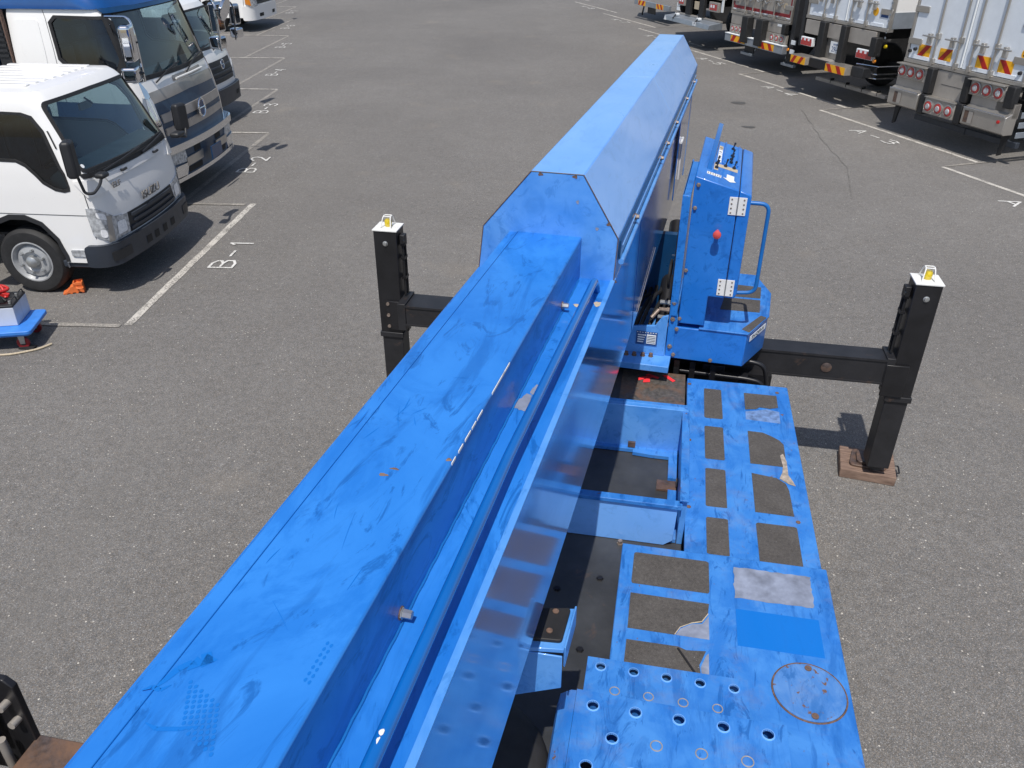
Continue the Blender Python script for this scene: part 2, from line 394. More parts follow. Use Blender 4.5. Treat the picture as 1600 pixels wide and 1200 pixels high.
# ================================================================ ground and markings
ID = Matrix.Identity(4)
g = MB(); g.quad((-150, -60, 0), (150, -60, 0), (150, 240, 0), (-150, 240, 0))
ground = g.build('asphalt_ground', 'asphalt', ID); ground['kind'] = 'structure'
FA, FB = frame(-18.34), frame(2.447)
def line(F, p, q, w, mat, z=.004, jag=True):
    a, b = Vector(p), Vector(q); d = (b-a).normalized(); n = Vector((-d.y, d.x)); L = (b-a).length; m = MB(); k = max(2, int(L/.12))
    ed = [[], []]
    for i in range(k+1):
        c = a+d*(L*i/k)
        for s_, e in ((-1, 0), (1, 1)):
            r = c+n*s_*(w/2+random.uniform(-.004, .004)); ed[e].append((r.x, r.y, z))
    for i in range(k): m.quad(ed[0][i], ed[0][i+1], ed[1][i+1], ed[1][i])
    return m.build('parking_line', mat, F, ground)
line(FB, (-4.0, 6.86), (-3.97, 10.56), .085, 'line')
for r, s0, s1 in ((-4.95, 10.6, 14.45), (-5.95, 14.5, 18.34), (-7.0, 18.4, 22.5), (-8.08, 22.55, 26.7), (-9.1, 26.75, 30.8), (-10.1, 30.85, 34.9), (-11.2, 35, 39)):
    line(FB, (r, s0), (r, s1), .075, 'line_faint')
for r, s, m, L in ((-4.06, 6.83, 'line_faint', 2.2), (-4.06, 10.5, 'line_faint', 2.2), (-4.96, 14.46, 'line', 3.2), (-5.95, 18.36, 'line', 3), (-7.0, 22.53, 'line', 3.5), (-8.08, 26.73, 'line', 4), (-9.1, 30.8, 'line', 4), (-10.1, 34.85, 'line', 4)):
    line(FB, (r, s), (r-L, s+.02), .07, m, .008)
for r, s0, s1 in ((10.35, 9.9, 5.7), (11.07, 13.95, 9.93), (11.71, 17.95, 13.9), (12.44, 22.0, 18.0), (13.08, 26.3, 22.15), (13.72, 30.6, 26.35), (14.3, 34.9, 30.7), (15, 39, 35)):
    line(FA, (r, s0), (r, s1), .075, 'line')
for r, s in ((11.07, 13.93), (11.71, 17.93), (12.44, 22.05), (13.08, 26.3), (10.35, 9.9)):
    line(FA, (r+.05, s), (r+5, s+.05), .06, 'line_faint', .008)
GL = {'B': [[(0, 0), (0, 1)], [(0, 1), (.6, 1), (.95, .86), (.95, .66), (.6, .53), (0, .53)], [(.6, .53), (1, .42), (1, .14), (.6, 0), (0, 0)]],
      'A': [[(0, 0), (.5, 1)], [(.5, 1), (1, 0)], [(.2, .38), (.8, .38)]], '-': [[(.1, .5), (.9, .5)]], '1': [[(.55, 0), (.55, 1), (.3, .8)]],
      '2': [[(0, .78), (.25, 1), (.75, 1), (1, .78), (.85, .5), (0, 0), (1, 0)]], '3': [[(0, .9), (.5, 1), (.95, .8), (.6, .54), (.3, .54)], [(.6, .54), (1, .35), (.9, .1), (.5, 0), (0, .1)]],
      '4': [[(.75, 0), (.75, 1), (0, .3), (1, .3)]], '5': [[(.95, 1), (.1, 1), (.05, .58), (.6, .62), (1, .4), (.9, .08), (.45, 0), (0, .1)]],
      '6': [[(.9, .95), (.4, 1), (0, .6), (0, .2), (.4, 0), (.9, .1), (1, .35), (.6, .55), (.05, .4)]], '7': [[(0, 1), (1, 1), (.4, 0)]], '8': [[(.5, .54), (.05, .75), (.5, 1), (.95, .75), (.5, .54), (0, .28), (.5, 0), (1, .28), (.5, .54)]]}
def stall_number(F, word, c, hdir, adir, h=.36, w=.21, gap=.12, lw=.042):
    m = MB(); H = Vector(hdir); A = Vector(adir); n = len(word); tot = n*w+(n-1)*gap; zz = .008
    for i, ch in enumerate(word):
        for st in GL[ch]:
            P = [Vector(c)+A*(-tot/2+i*(w+gap)+p[0]*w)+H*((p[1]-.5)*h) for p in st]
            for a, b in zip(P[:-1], P[1:]):
                d = (b-a).normalized(); q = Vector((-d.y, d.x))*lw/2; e = d*lw*.35; zz += .0002
                m.quad(*[(v.x, v.y, zz) for v in (a-e-q, b+e-q, b+e+q, a-e+q)])
    return m.build('stall_number', 'number', F, ground)
for i, (r, s) in enumerate(((-3.62, 8.73), (-4.57, 12.44), (-5.61, 16.44), (-6.6, 20.42), (-7.65, 24.7), (-8.68, 28.75), (-9.75, 33.05))):
    stall_number(FB, 'B-%d' % (i+1), (r, s), (-1, 0), (0, 1), h=.26, w=.20, lw=.030)
for i, (r, s) in enumerate(((9.93, 7.75), (10.63, 11.8), (11.42, 15.85), (12.0, 19.8), (12.62, 24.2), (13.35, 28.3), (13.95, 32.7))):
    stall_number(FA, 'A-%d' % (i+2), (r, s), (1, 0), (0, -1), h=.25, w=.25, gap=.15, lw=.032)
def blot(F, c, rx, ry, mat, parent, z=.006, n=26, j=.15, name='oil_stain', thick=None):
    P = []; ph = random.random()*6
    for k in range(n):
        a = 2*PI*k/n; q = 1+j*(math.sin(3*a+ph)+.5*math.sin(7*a+ph*2))*.6
        P.append((c[0]+rx*q*math.cos(a), c[1]+ry*q*math.sin(a)))
    m = MB()
    if thick: m.prism(P, 'z', z, z+thick)
    else: m.quad(*[(x, y, z) for x, y in P])
    return m.build(name, mat, F, parent)
F148 = frame(14.8)
blot(F148, (.06, 17.98), .15, .13, 'tar', ground, name='manhole_cover'); blot(F148, (.29, 15.85), .12, .08, 'tar', ground, name='manhole_cover')
def crackline(pts, w=.018):
    m = MB(); P = [Vector(p) for p in pts]
    for a, b in zip(P[:-1], P[1:]):
        k = max(1, int((b-a).length/.3)); d = (b-a)/k; q = Vector((-d.y, d.x)).normalized()*w
        for i in range(k):
            s_ = a+d*i; e = s_+d; j1 = math.sin(s_.x*9+s_.y*7)*.02; j2 = math.sin(e.x*9+e.y*7)*.02; o = q.normalized()
            m.quad(*[(v.x, v.y, .006) for v in (s_+o*j1-q/2, e+o*j2-q/2, e+o*j2+q/2, s_+o*j1+q/2)])
    return m.build('pavement_crack', 'crack', ID, ground)
crackline([(5.75, 16.7), (5.35, 14.2), (5.2, 12.6), (4.7, 11)], .008)

# ================================================================ aerial work platform truck (one thing)
TF = frame(10.92)                    # truck frame: x right, y along the truck, z up
BF = frame(14.8, 0, 0, 3.5, -1.1)    # boom frame: x right, y along boom, z normal (origin 3.5 m above ground)
WF = frame(14.8)                     # turret frame, level
root = thing('boom_lift_truck', 'large blue aerial work platform truck with long boom and black outriggers set out', 'work truck', frame(10.92, .45, 2.3, 0))
# chassis and deck
m = MB(); m.box(-.62, .30, -2.5, 5.0, .50, .80); m.box(-1.05, .80, 4.86, 5.36, .72, .84)
m.build('chassis', 'black', TF, root)
m = MB(); m.box(-1.08, .235, -1.2, 4.66, .80, .90); deck = m.build('deck', 'deck_black', TF, root, bevel=.004)
MB().box(-.16, .236, 3.80, 4.655, .9, .904).build('deck_mat', 'deck_brown', TF, root)
for p in ((-.02, 4.56, .05, .018, .5), (.03, 4.59, .045, .016, -.5), (-.005, 4.53, .022, .03, 0), (.135, 4.585, .05, .016, -.9)):
    a = p[4]; c, s_ = math.cos(a), math.sin(a); q = [(p[0]+x*c-y*s_, p[1]+x*s_+y*c, .9075) for x, y in ((-p[2], -p[3]), (p[2], -p[3]*.6), (p[2]*.9, p[3]), (-p[2]*.8, p[3]*.7))]
    MB().quad(*q).build('spray_mark', 'redspray', TF, deck)
for r, f in ((-.33, 2.95), (-.12, 2.72), (-.16, 2.3), (-.30, 2.62)): bolt(TF, (r, f, .90), 'z', .014, .008, deck, 'black')
# wheels under the body
def road_wheel(F, c, R, w, parent, rim='white_flat', side=-1, hub=True, label=None, ribs=True):
    """wheel lying in the x-z plane, outer face towards side*y; parts: tyre (> rim, hub)"""
    prof = [(R*.60, -w/2), (R*.70, -w/2-.008), (R*.90, -w/2-.004), (R*.985, -w*.38), (R, -w*.30), (R, w*.30), (R*.985, w*.38), (R*.90, w/2+.004), (R*.70, w/2+.008), (R*.60, w/2)]
    if ribs:
        prof = prof[:5]+[(R, -w*.17), (R*.975, -w*.16), (R*.975, -w*.13), (R, -w*.12), (R, w*.12), (R*.975, w*.13), (R*.975, w*.16), (R, w*.17)]+prof[5:]
    t = MB().lathe(prof, c, 'y', 40, cap=not hub).build('wheel', 'tyre', F, parent, smooth=True)
    if hub:
        s = side; y = w/2*s
        ri = MB().lathe([(R*.62, y*.1), (R*.62, y+.006*s), (R*.585, y+.008*s), (R*.555, y-.02*s), (R*.50, y-.045*s), (R*.46, y-.02*s), (R*.30, y-.008*s), (R*.24, y-.03*s), (0.001, y-.03*s)], c, 'y', 40).build('rim', rim, F, t, smooth=True)
        return t, y
    return t, 0
for r in (.58, -.98):
    for f in (-1.6, 1.55): road_wheel(TF @ Matrix.Rotation(PI/2, 4, 'Z'), (f, -r, .36), .36, .22, root, hub=False)
# blue toolbox bodies below the checker decks
MB().box(.25, .83, 2.86, 4.49, .62, .94).build('side_locker', 'blue_deck', TF, root, bevel=.006)
MB().box(-.02, .835, .2, 2.82, .62, 1.0).build('side_locker', 'blue_deck', TF, root, bevel=.006)
p1 = MB().box(.242, .842, 2.86, 4.50, .94, .97).build('deck_panel', 'blue_deck', TF, root, bevel=.004)
p2 = MB().box(-.036, .842, .2, 2.83, 1.0, 1.03).build('deck_panel', 'blue_deck', TF, root, bevel=.004)
def pad(par, x0, x1, y0, y1, z, mat='grip', cut=None, rr=.012):
    P = round_poly([(x0, y0), (x1, y0), (x1, y1), (x0, y1)], rr) if cut is None else cut
    return MB().prism([(a+random.uniform(-.001, .001), b+random.uniform(-.001, .001)) for a, b in P], 'z', z, z+.0015).build('grip_sheet', mat, TF, par)
for y0, y1 in ((4.057, 4.39), (3.65, 3.969), (3.246, 3.563), (2.90, 3.162)): pad(p1, .342, .445, y0, y1, .97)
for y0, y1 in ((4.08, 4.379), (3.65, 3.963), (3.244, 3.56), (2.885, 3.165)):
    if y1 > 4.3:
        pad(p1, .575, .765, 4.08, 4.20, .97, 'film', [(.576, 4.085), (.765, 4.075), (.768, 4.20), (.70, 4.215), (.64, 4.19), (.577, 4.17)])
        pad(p1, 0, 0, 0, 0, .9718, 'grip', [(.577, 4.19), (.64, 4.205), (.66, 4.23), (.72, 4.225), (.766, 4.245), (.767, 4.379), (.577, 4.379)])
    elif y1 > 3.9: pad(p1, 0, 0, 0, 0, .97, 'grip', [(.576, 3.65), (.760, 3.65), (.764, 3.86), (.745, 3.90), (.70, 3.935), (.66, 3.962), (.578, 3.963)])
    elif y1 > 3.5: pad(p1, 0, 0, 0, 0, .97, 'grip', [(.576, 3.244), (.758, 3.244), (.755, 3.45), (.742, 3.505), (.70, 3.545), (.577, 3.565)])
    else: pad(p1, .575, .763, y0, y1, .97)
MB().prism([(.715, 3.54), (.76, 3.50), (.79, 3.49), (.78, 3.53), (.762, 3.58), (.765, 3.70), (.752, 3.77), (.735, 3.75), (.742, 3.66), (.735, 3.60)], 'z', .9722, .9731).build('paint_wear_patch', 'griptan', TF, p1)
for x, y in ((.256, 4.426), (.775, 4.42), (.259, 3.81), (.26, 3.222), (.773, 3.205)): MB().lathe([(.011, 0), (.011, .003), (.006, .004)], (x, y, .97), 'z', 12).build('screw', 'rustbolt', TF, p1)
pad(p2, .019, .342, 2.584, 2.778, 1.03)
pad(p2, 0, 0, 0, 0, 1.03, 'grip', [(.02, 2.333), (.205, 2.333), (.225, 2.372), (.27, 2.405), (.31, 2.415), (.335, 2.462), (.34, 2.525), (.02, 2.528)])
pad(p2, 0, 0, 0, 0, 1.03, 'griplight', [(.21, 2.333), (.338, 2.333), (.338, 2.455), (.312, 2.41), (.272, 2.40), (.228, 2.368)])
pad(p2, 0, 0, 0, 0, 1.03, 'grip', [(.018, 2.05), (.318, 2.05), (.30, 2.20), (.325, 2.272), (.25, 2.262), (.22, 2.275), (.02, 2.274)])
pad(p2, 0, 0, 0, 0, 1.03, 'griplight', [(.32, 2.05), (.336, 2.05), (.336, 2.262), (.326, 2.25), (.305, 2.19)])
MB().prism([(.215, 2.262), (.222, 2.265), (.292, 2.150), (.286, 2.146)], 'z', 1.0316, 1.036).build('fold_line', 'dark', TF, p2)
m = MB(); m.tube([(.27, 2.405, 1.0325), (.31, 2.417, 1.036), (.335, 2.465, 1.034)], .0022, 6); m.tube([(.205, 2.333, 1.032), (.225, 2.372, 1.035), (.27, 2.405, 1.0325)], .0018, 6); m.build('curled_edge', 'tan', TF, p2)
V = []
for (a, b) in (((.446, 2.583), (.762, 2.583)), ((.762, 2.583), (.768, 2.768)), ((.768, 2.768), (.446, 2.768)), ((.446, 2.768), (.446, 2.583))):
    for k in range(12): t = k/12; V.append((a[0]+(b[0]-a[0])*t+random.uniform(-.004, .003), a[1]+(b[1]-a[1])*t+random.uniform(-.004, .003)))
pad(p2, 0, 0, 0, 0, 1.03, 'griplight', V)
pad(p2, .446, .771, 2.325, 2.52, 1.03, 'M', rr=.002) if False else MB().box(.446, .771, 2.325, 2.52, 1.03, 1.0308).build('paint_patch', 'blue_fresh', TF, p2)
dm = MB().lathe([(.128, .0), (.128, .004), (.12, .0055), (.002, .0055)], (.693, 2.151, 1.03), 'z', 48).build('inspection_cover', 'blue_rusty', TF, p2)
MB().tube([(.693+.1315*math.cos(a), 2.151+.1315*math.sin(a), 1.031) for a in [2*PI*k/48 for k in range(48)]], .0035, 6, True).build('rim', 'rustbolt', TF, dm, smooth=True)
for y in (2.258, 2.045): MB().lathe([(.013, 0), (.013, .004), (.006, .006)], (.70, y, 1.0355), 'z', 12).build('screw', 'rustbolt', TF, dm)
# perforated step plates
def perf(name, outer, holes, open_, z, mat='blue_deck', t=.006, r=.019):
    o = holed_plate(MB(), outer, [circle(x, y, r, 18) for (x, y), q in zip(holes, open_) if q], z-t, z).build(name, mat, TF, root)
    for (x, y), q in zip(holes, open_):
        if q:
            MB().lathe([(r*1.22, 0), (r*1.12, .003), (r*1.0, .0035), (r*.99, -.006), (r*1.05, -.006)], (x, y, z), 'z', 20, cap=False).build('hole_rim', 'blue_light', TF, o, smooth=True)
        else:
            MB().tube([(x+r*math.cos(a), y+r*math.sin(a), z+.0005) for a in [2*PI*k/20 for k in range(20)]], .0022, 6, True).build('hole_rim', 'steel_dull', TF, o, smooth=True)
            MB().lathe([(r*.95, 0), (r*.8, .0025), (.001, .003)], (x, y, z), 'z', 20).build('plug', 'blue_deck', TF, o, smooth=True)
    return o
h1 = [(-.063, 2.061), (.057, 2.059), (.175, 2.057), (.294, 2.056), (.412, 2.055), (-.004, 1.963), (.115, 1.962), (.235, 1.960), (.353, 1.959)]
s1 = perf('perforated_step', [(-.114, 2.10), (.462, 2.102), (.462, 1.75), (-.114, 1.75)], h1, [1]*5+[0]*4, 1.10, r=.017)
h2 = [(-.070, 1.809), (.071, 1.809), (.213, 1.809), (.355, 1.809), (.496, 1.808), (.003, 1.697), (.144, 1.697), (.285, 1.696), (.426, 1.697), (-.068, 1.585), (.071, 1.585), (.213, 1.585), (.355, 1.585), (.496, 1.585)]
s2 = perf('perforated_step', [(-.13, 1.866), (.558, 1.852), (.558, 1.30), (-.13, 1.30)], h2, [1, 1, 1, 1, 1, 1, 0, 0, 0, 1, 1, 1, 1, 1], 1.20, r=.0185)
m = MB(); m.prism([(-.131, 1.2), (-.150, 1.198), (-.185, 1.17), (-.196, 1.10), (-.190, 1.10), (-.178, 1.165), (-.150, 1.19), (-.131, 1.193)], 'y', 1.30, 1.86)
m.build('side_flange', 'blue_deck', TF, s2, smooth=True)
m = MB(); m.box(-.114, .462, 2.094, 2.10, 1.03, 1.096); m.box(-.13, .558, 1.855, 1.860, 1.10, 1.195); m.box(.552, .558, 1.30, 1.85, 1.03, 1.195); m.box(-.13, -.124, 1.30, 1.85, 1.03, 1.195)
m.build('riser_plate', 'blue_deck', TF, s2)
MB().box(.5535, .5600, 1.42, 1.80, 1.05, 1.12).build('rust_patch', 'rustbolt', TF, s2)
MB().box(-.112, .455, 1.62, 2.09, 1.031, 1.040).build('step_well', 'grip', TF, root)
# folded step with rubber tread beside the boom
SZ = 1.62
ms = MB(); ms.prism([(-.275, 1.642), (-.162, 1.655), (-.150, 1.822), (-.262, 1.80)], 'z', SZ-.016, SZ)
ms.prism([(-.305, 1.404), (-.163, 1.470), (-.164, SZ-.016), (-.275, SZ-.016)], 'y', 1.640, 1.646)
ms.prism([(-.162, 1.655), (-.150, 1.822), (-.144, 1.822), (-.156, 1.650)], 'z', SZ-.07, SZ+.012); ms.box(-.60, -.19, 1.70, 1.78, SZ-.05, SZ-.017)
st = ms.build('side_step', 'blue_end', TF, root, bevel=.002)
MB().box(-.60, -.55, 1.71, 1.77, .90, SZ-.05).build('step_post', 'black', TF, root)
tr = MB().prism(round_poly([(-.266, 1.668), (-.171, 1.675), (-.161, 1.81), (-.255, 1.792)], .012), 'z', SZ+.0002, SZ+.014).build('tread', 'rubber', TF, st, bevel=.003)
for x, y in ((-.205, 1.785), (-.212, 1.705)): MB().lathe([(.010, 0), (.010, .003), (.006, .005)], (x, y, SZ+.014), 'z', 12).build('screw', 'rustbolt', TF, tr)
# spare tyre lying on the deck under the step
tf = TF @ Matrix.Translation((-.50, 1.60, .99)) @ Matrix.Rotation(PI/2, 4, 'X')
sp = MB().lathe([(.17, -.09), (.22, -.098), (.27, -.095), (.305, -.075), (.318, -.055), (.318, -.03), (.312, -.027), (.312, -.02), (.318, -.017), (.318, .017), (.312, .02), (.312, .027), (.318, .03), (.318, .055), (.305, .075), (.27, .095), (.22, .098), (.17, .09)], (0, 0, 0), 'y', 56).build('spare_wheel', 'tyre', tf, root, smooth=True)
MB().lathe([(.175, -.05), (.175, .05), (.12, .03), (.001, .03)], (0, 0, 0), 'y', 32).build('rim', 'black', tf, sp, smooth=True)
# hatch coaming between boom and deck panel
hm = MB()
hm.prism([(-.62, 3.790), (.205, 3.790), (.232, 3.765), (.232, 3.755), (-.62, 3.755)], 'z', .90, 1.187)          # rear wall
hm.box(.208, .236, 3.02, 3.765, .90, 1.175)                                                               # right wall
hb = hm.build('hatch_coaming', 'blue_end', TF, root, bevel=.003)
MB().box(-.62, .225, 3.785, 3.815, 1.170, 1.188).build('rim', 'blue_deck', TF, hb, bevel=.003)
MB().box(.200, .240, 3.0, 3.80, 1.165, 1.176).build('rim', 'blue_deck', TF, hb, bevel=.003)
MB().box(-.62, .214, 2.985, 3.030, 1.128, 1.150).build('rim', 'blue_deck', TF, hb, bevel=.003)
MB().prism([(-.62, .902), (.15, .902), (.190, .935), (.195, 1.128), (-.62, 1.128)], 'y', 2.998, 3.008).build('front_plate', 'blue_light', TF, hb, bevel=.002)
MB().prism([(-.6, 3.76), (.20, 3.76), (.20, 3.50), (.155, 3.50), (.155, 3.69), (.06, 3.69), (-.04, 3.70), (-.04, 3.725), (-.6, 3.725)], 'z', .905, .925).build('floor_flange', 'blue_deck', TF, hb)
MB().prism([(.205, 3.02), (.205, 3.40), (.158, 3.40), (.158, 3.02)], 'z', .905, .925).build('floor_flange', 'blue_deck', TF, hb)
MB().box(.10, .20, 3.41, 3.49, .903, .915).build('drain_plate', 'rusty', TF, hb)
MB().box(.196, .21, 3.43, 3.465, .925, .955).build('latch_catch', 'deck_brown', TF, hb); MB().box(-.07, -.03, 3.735, 3.752, .93, .96).build('latch_catch', 'rusty', TF, hb)
bolt(TF, (-.05, 2.97, .90), 'z', .012, .02, deck, 'bolt')

# turret -----------------------------------------------------------
tu = MB(); tu.box(-.98, -.185, 4.50, 5.95, .985, 1.03); tu.build('turret_base', 'blue_end', WF, root, bevel=.004)
MB().lathe([(.42, 0), (.42, .11)], (-.58, 5.15, .875), 'z', 40).build('slewing_ring', 'black', WF, root, smooth=True)
tp = MB().prism([(-.93, 1.03), (-.226, 1.03), (-.226, 1.315), (-.262, 1.300), (-.30, 1.235), (-.93, 1.15)], 'y', 4.640, 4.660).build('turret_front_plate', 'blue_end', WF, root, bevel=.003)
for x, y in ((-.462, 4.60), (-.412, 4.605), (-.358, 4.61), (-.308, 4.615)): bolt(WF, (x, y, 1.03), 'z', .013, .022, tp, 'rustbolt')
npl = MB().box(-.412, -.279, 4.634, 4.6395, 1.098, 1.190).build('name_plate', 'inkblue', WF, tp)
MB().box(-.345, -.288, 4.630, 4.6335, 1.110, 1.172).build('plate_field', 'tag', WF, npl)
for k in range(5): MB().box(-.342, -.291, 4.6285, 4.6297, 1.118+k*.011, 1.121+k*.011).build('print_line', 'ink', WF, npl)
for k in range(4): MB().box(-.402, -.365+.004*k, 4.6305, 4.6335, 1.115+k*.016, 1.122+k*.016).build('print_line', 'tag', WF, npl)
for k in range(8): MB().box(-.409+k*.0165, -.401+k*.0165, 4.6305, 4.6335, 1.1835, 1.1865).build('print_line', 'tag', WF, npl)
# right turret cheek plate, a narrow L shaped post
ck = MB(); ck.box(-.222, -.176, 4.650, 4.668, 1.03, 2.072); ck.prism([(4.668, 1.03), (5.95, 1.03), (5.95, 1.5), (5.45, 2.072), (4.668, 2.072)], 'x', -.222, -.212)
ck.box(-.222, -.176, 4.66, 5.40, 2.056, 2.072)
ckk = ck.build('turret_cheek_plate', 'blue', WF, root, bevel=.003)
MB().prism([(4.66, 1.05), (5.9, 1.05), (5.9, 1.25), (4.67, 1.30)], 'x', -.90, -.89).build('turret_cheek_plate', 'blue', WF, root)
for z in (1.40, 1.29, 1.10): bolt(WF, (-.199, 4.650, z), 'y', .0, .0, ckk) if False else MB().lathe([(.016, 0), (.016, -.004), (.011, -.005), (.010, -.014)], (-.199, 4.650, z), 'y', 6).build('bolt', 'bolt', WF, ckk)
MB().prism([(-.212, 1.32), (-.176, 1.32), (-.205, 1.55)], 'y', 4.640, 4.650).build('gusset', 'blue', WF, ckk)
# hoses and cylinder seen in the gap
random.seed(3)
for k in range(9):
    x = -.62+.038*k; z = 1.10+.02*(k % 4)
    MB().tube(arc_path([(x-.05, 4.72, z), (x, 4.95, z+.12+.02*(k % 3)), (x+.04, 5.25, z+.05), (x-.02, 5.8, z+.25)], .2, 6), .013, 8).build('hose', 'rubber', WF, root, smooth=True)
for k in range(4): MB().lathe([(.014, 0), (.014, .05), (.018, .05), (.018, .075)], (-.30, 4.74+.05*k, 1.20+.03*k), 'x', 8).build('hose_fitting', 'zinc' if k % 2 else 'bolt', WF, root, smooth=True)
MB().tube([(-.34, 4.78, 1.22), (-.30, 4.83, 1.26)], .013, 10).build('hose_fitting', 'bolt', WF, root, smooth=True)
MB().tube([(-.27, 4.95, 1.05), (-.29, 5.75, 1.52)], .055, 20).build('lift_cylinder', 'black', WF, root, smooth=True)
MB().tube([(-.255+.0*a, 4.86+.10*math.cos(a), 1.50+.085*math.sin(a)) for a in [2*PI*k/28 for k in range(28)]], .008, 8, True).build('hose_loop', 'rubber', WF, root, smooth=True)
MB().box(-.9, -.26, 5.3, 5.36, 1.05, 1.6).build('turret_cross_plate', 'navy', WF, root)

# control cabinet --------------------------------------------------
Y0, Y1 = 4.65, 5.60
cb = MB().prism([(-.166, 1.268), (-.006, 1.268), (-.006, 1.466), (.086, 1.466), (.086, 2.124), (-.163, 2.189)], 'y', Y0, Y1).build('control_cabinet', 'blue_box', WF, root, bevel=.006)
dr = MB().prism([(.090, 1.468), (.146, 1.468), (.158, 1.50), (.158, 2.096), (.146, 2.106), (.090, 2.123)], 'y', Y0, Y1+.01).build('cabinet_door', 'blue_box', WF, cb, bevel=.007)
MB().box(.084, .092, Y0+.012, Y1, 1.472, 2.118).build('door_seal', 'dark', WF, cb)
def hinge(zc):
    h = MB(); h.box(.040, .0865, Y0-.005, Y0-.001, zc-.052, zc+.052); h.box(.0895, .136, Y0-.005, Y0-.001, zc-.052, zc+.052)
    o = h.build('hinge', 'white_flat', WF, cb, bevel=.001)
    MB().tube([(.088, Y0-.006, zc-.052), (.088, Y0-.006, zc+.052)], .0042, 8).build('hinge_pin', 'white_flat', WF, o, smooth=True) if False else None
    MB().tube([(.088, Y0-.006, zc-.052), (.088, Y0-.006, zc+.052)], .0042, 8).build('hinge_pin', 'zinc', WF, cb, smooth=True)
    for k in range(4):
        for x in (.054, .122): MB().lathe([(.005, 0), (.005, -.002)], (x, Y0-.005, zc-.039+k*.026), 'y', 8).build('screw', 'bolt', WF, cb)
hinge(2.035); hinge(1.535)
MB().lathe([(.012, 0), (.012, -.045), (.022, -.046), (.024, -.056), (.022, -.066), (.012, -.071), (.001, -.072)], (-.003, Y0, 1.876), 'y', 24).build('emergency_button', 'pinkred', WF, cb, smooth=True)
for p in ((-.147, 2.140), (-.152, 2.005), (-.160, 1.620), (-.164, 1.30)): MB().lathe([(.013, 0), (.013, -.003), (.0095, -.004), (.009, -.012)], (p[0]+.006, Y0, p[1]), 'y', 6).build('bolt', 'bolt', WF, cb)
MB().tube(arc_path([(.150, Y0+.02, 2.055), (.262, Y0+.02, 2.055), (.262, Y0+.02, 1.515), (.130, Y0+.02, 1.50)], .05, 6), .0115, 12).build('grab_handle', 'blue_pipe', WF, cb, smooth=True)
# sloping control top
th = math.atan2(2.189-2.124, .249); TP = plane_frame(WF, (-.163, Y0, 2.189), (math.cos(th), 0, -math.sin(th)), (0, 1, 0))   # local x along slope, y depth, z out
tx = lambda r: (r+.163)/math.cos(th)
for (r0, r1, f0, f1) in ((-.030, -.022, .42, .93), (.058, .066, .46, .93)): MB().box(tx(r0), tx(r1), f0, f1, 0, .012).build('panel_rib', 'blue_box', TP, cb, bevel=.002)
MB().box(tx(-.022), tx(.058), .50, .92, 0.0005, .003).build('switch_plate', 'blue', TP, cb)
for k in range(4): MB().box(tx(-.062), tx(-.038), .44+k*.10, .53+k*.10, .0005, .002).build('switch_label', 'tag' if k != 3 else 'tan', TP, cb)
for k in range(4): MB().box(tx(-.058), tx(-.043), .47+k*.10, .485+k*.10, .0021, .0026).build('print_mark', 'ink', TP, cb)
MB().box(tx(-.074), tx(.066), .335, .40, .0005, .0018).build('switch_label', 'tan', TP, cb); MB().box(tx(-.074), tx(-.048), .255, .335, .0005, .0018).build('switch_label', 'tan', TP, cb)
for r, f in ((-.062, .375), (-.060, .288), (-.010, .378), (.041, .392), (.020, .50), (.019, .565), (.022, .650), (.022, .825)):
    k = MB().lathe([(.009, 0), (.011, .006), (.010, .012), (.004, .014), (.004, .035), (.007, .038), (.006, .048), (.001, .05)], (tx(r), f, .002), 'z', 12).build('switch_knob', 'ink', TP, cb, smooth=True)
yl = MB().box(tx(-.107), tx(-.024), .125, .172, .0005, .0015).build('instruction_label', 'tag', TP, cb)
for k in range(6):
    for j in range(3): MB().box(tx(-.103+k*.0135), tx(-.095+k*.0135), .130+j*.014, .138+j*.014, .0016, .002).build('print_mark', 'ink' if (k+j) % 2 else 'tan', TP, yl)
MB().prism([(tx(.006), .150), (tx(.050), .150), (tx(.050), .235), (tx(.006), .235)], 'z', .0005, .0015).build('warning_tag', 'tag', TP, cb)
MB().prism([(tx(-.014), .150), (tx(.028), .095), (tx(.062), .125), (tx(.05), .148)], 'z', .0016, .0022).build('warning_tag', 'tag', TP, cb)
MB().prism([(.22, .0), (.27, .0), (.95, .078), (.955, .108), (.93, .112)], 'x', tx(-.112), tx(-.084)).build('lever_bar', 'blue_rail', TP, cb, bevel=.002)
# step block beside the cabinet
step_poly = [(-.188, 4.652), (.256, 4.652), (.381, 4.944), (.395, 5.307), (.297, 5.598), (-.165, 5.598)]
sb = MB().prism(step_poly, 'z', 1.017, 1.238).build('step_block', 'blue_box', WF, root, bevel=.006)
lid = [(-.035, 4.644), (.262, 4.644), (.388, 4.940), (.403, 5.310), (.302, 5.608), (-.0, 5.608)]
ld = MB().prism(lid, 'z', 1.2405, 1.2505).build('step_lid', 'blue_deck', WF, sb, bevel=.003)
for P in ([(.150, 5.397), (.337, 5.39), (.333, 5.20), (.13, 5.19)], [(.10, 5.16), (.332, 5.17), (.329, 4.975), (.08, 4.96)], [(.222, 4.70), (.335, 4.93), (.372, 4.91), (.268, 4.665)]):
    MB().prism(round_poly(P, .006), 'z', 1.2505, 1.2522).build('grip_sheet', 'grip', WF, ld)
d = Vector((.125, .292)).normalized(); bd = plane_frame(WF, (.3205, 4.797, 1.195), (d.x, d.y, 0), (0, 0, 1))
bg_ = MB().box(-.115, .125, -.018, .018, .002, .004).build('badge', 'tag', bd, sb)
text('badge_text', 'SN-Q09-H', .036, 'ink', bd @ Matrix.Translation((.005, 0, .0045)), sb, 1.15, .0004)
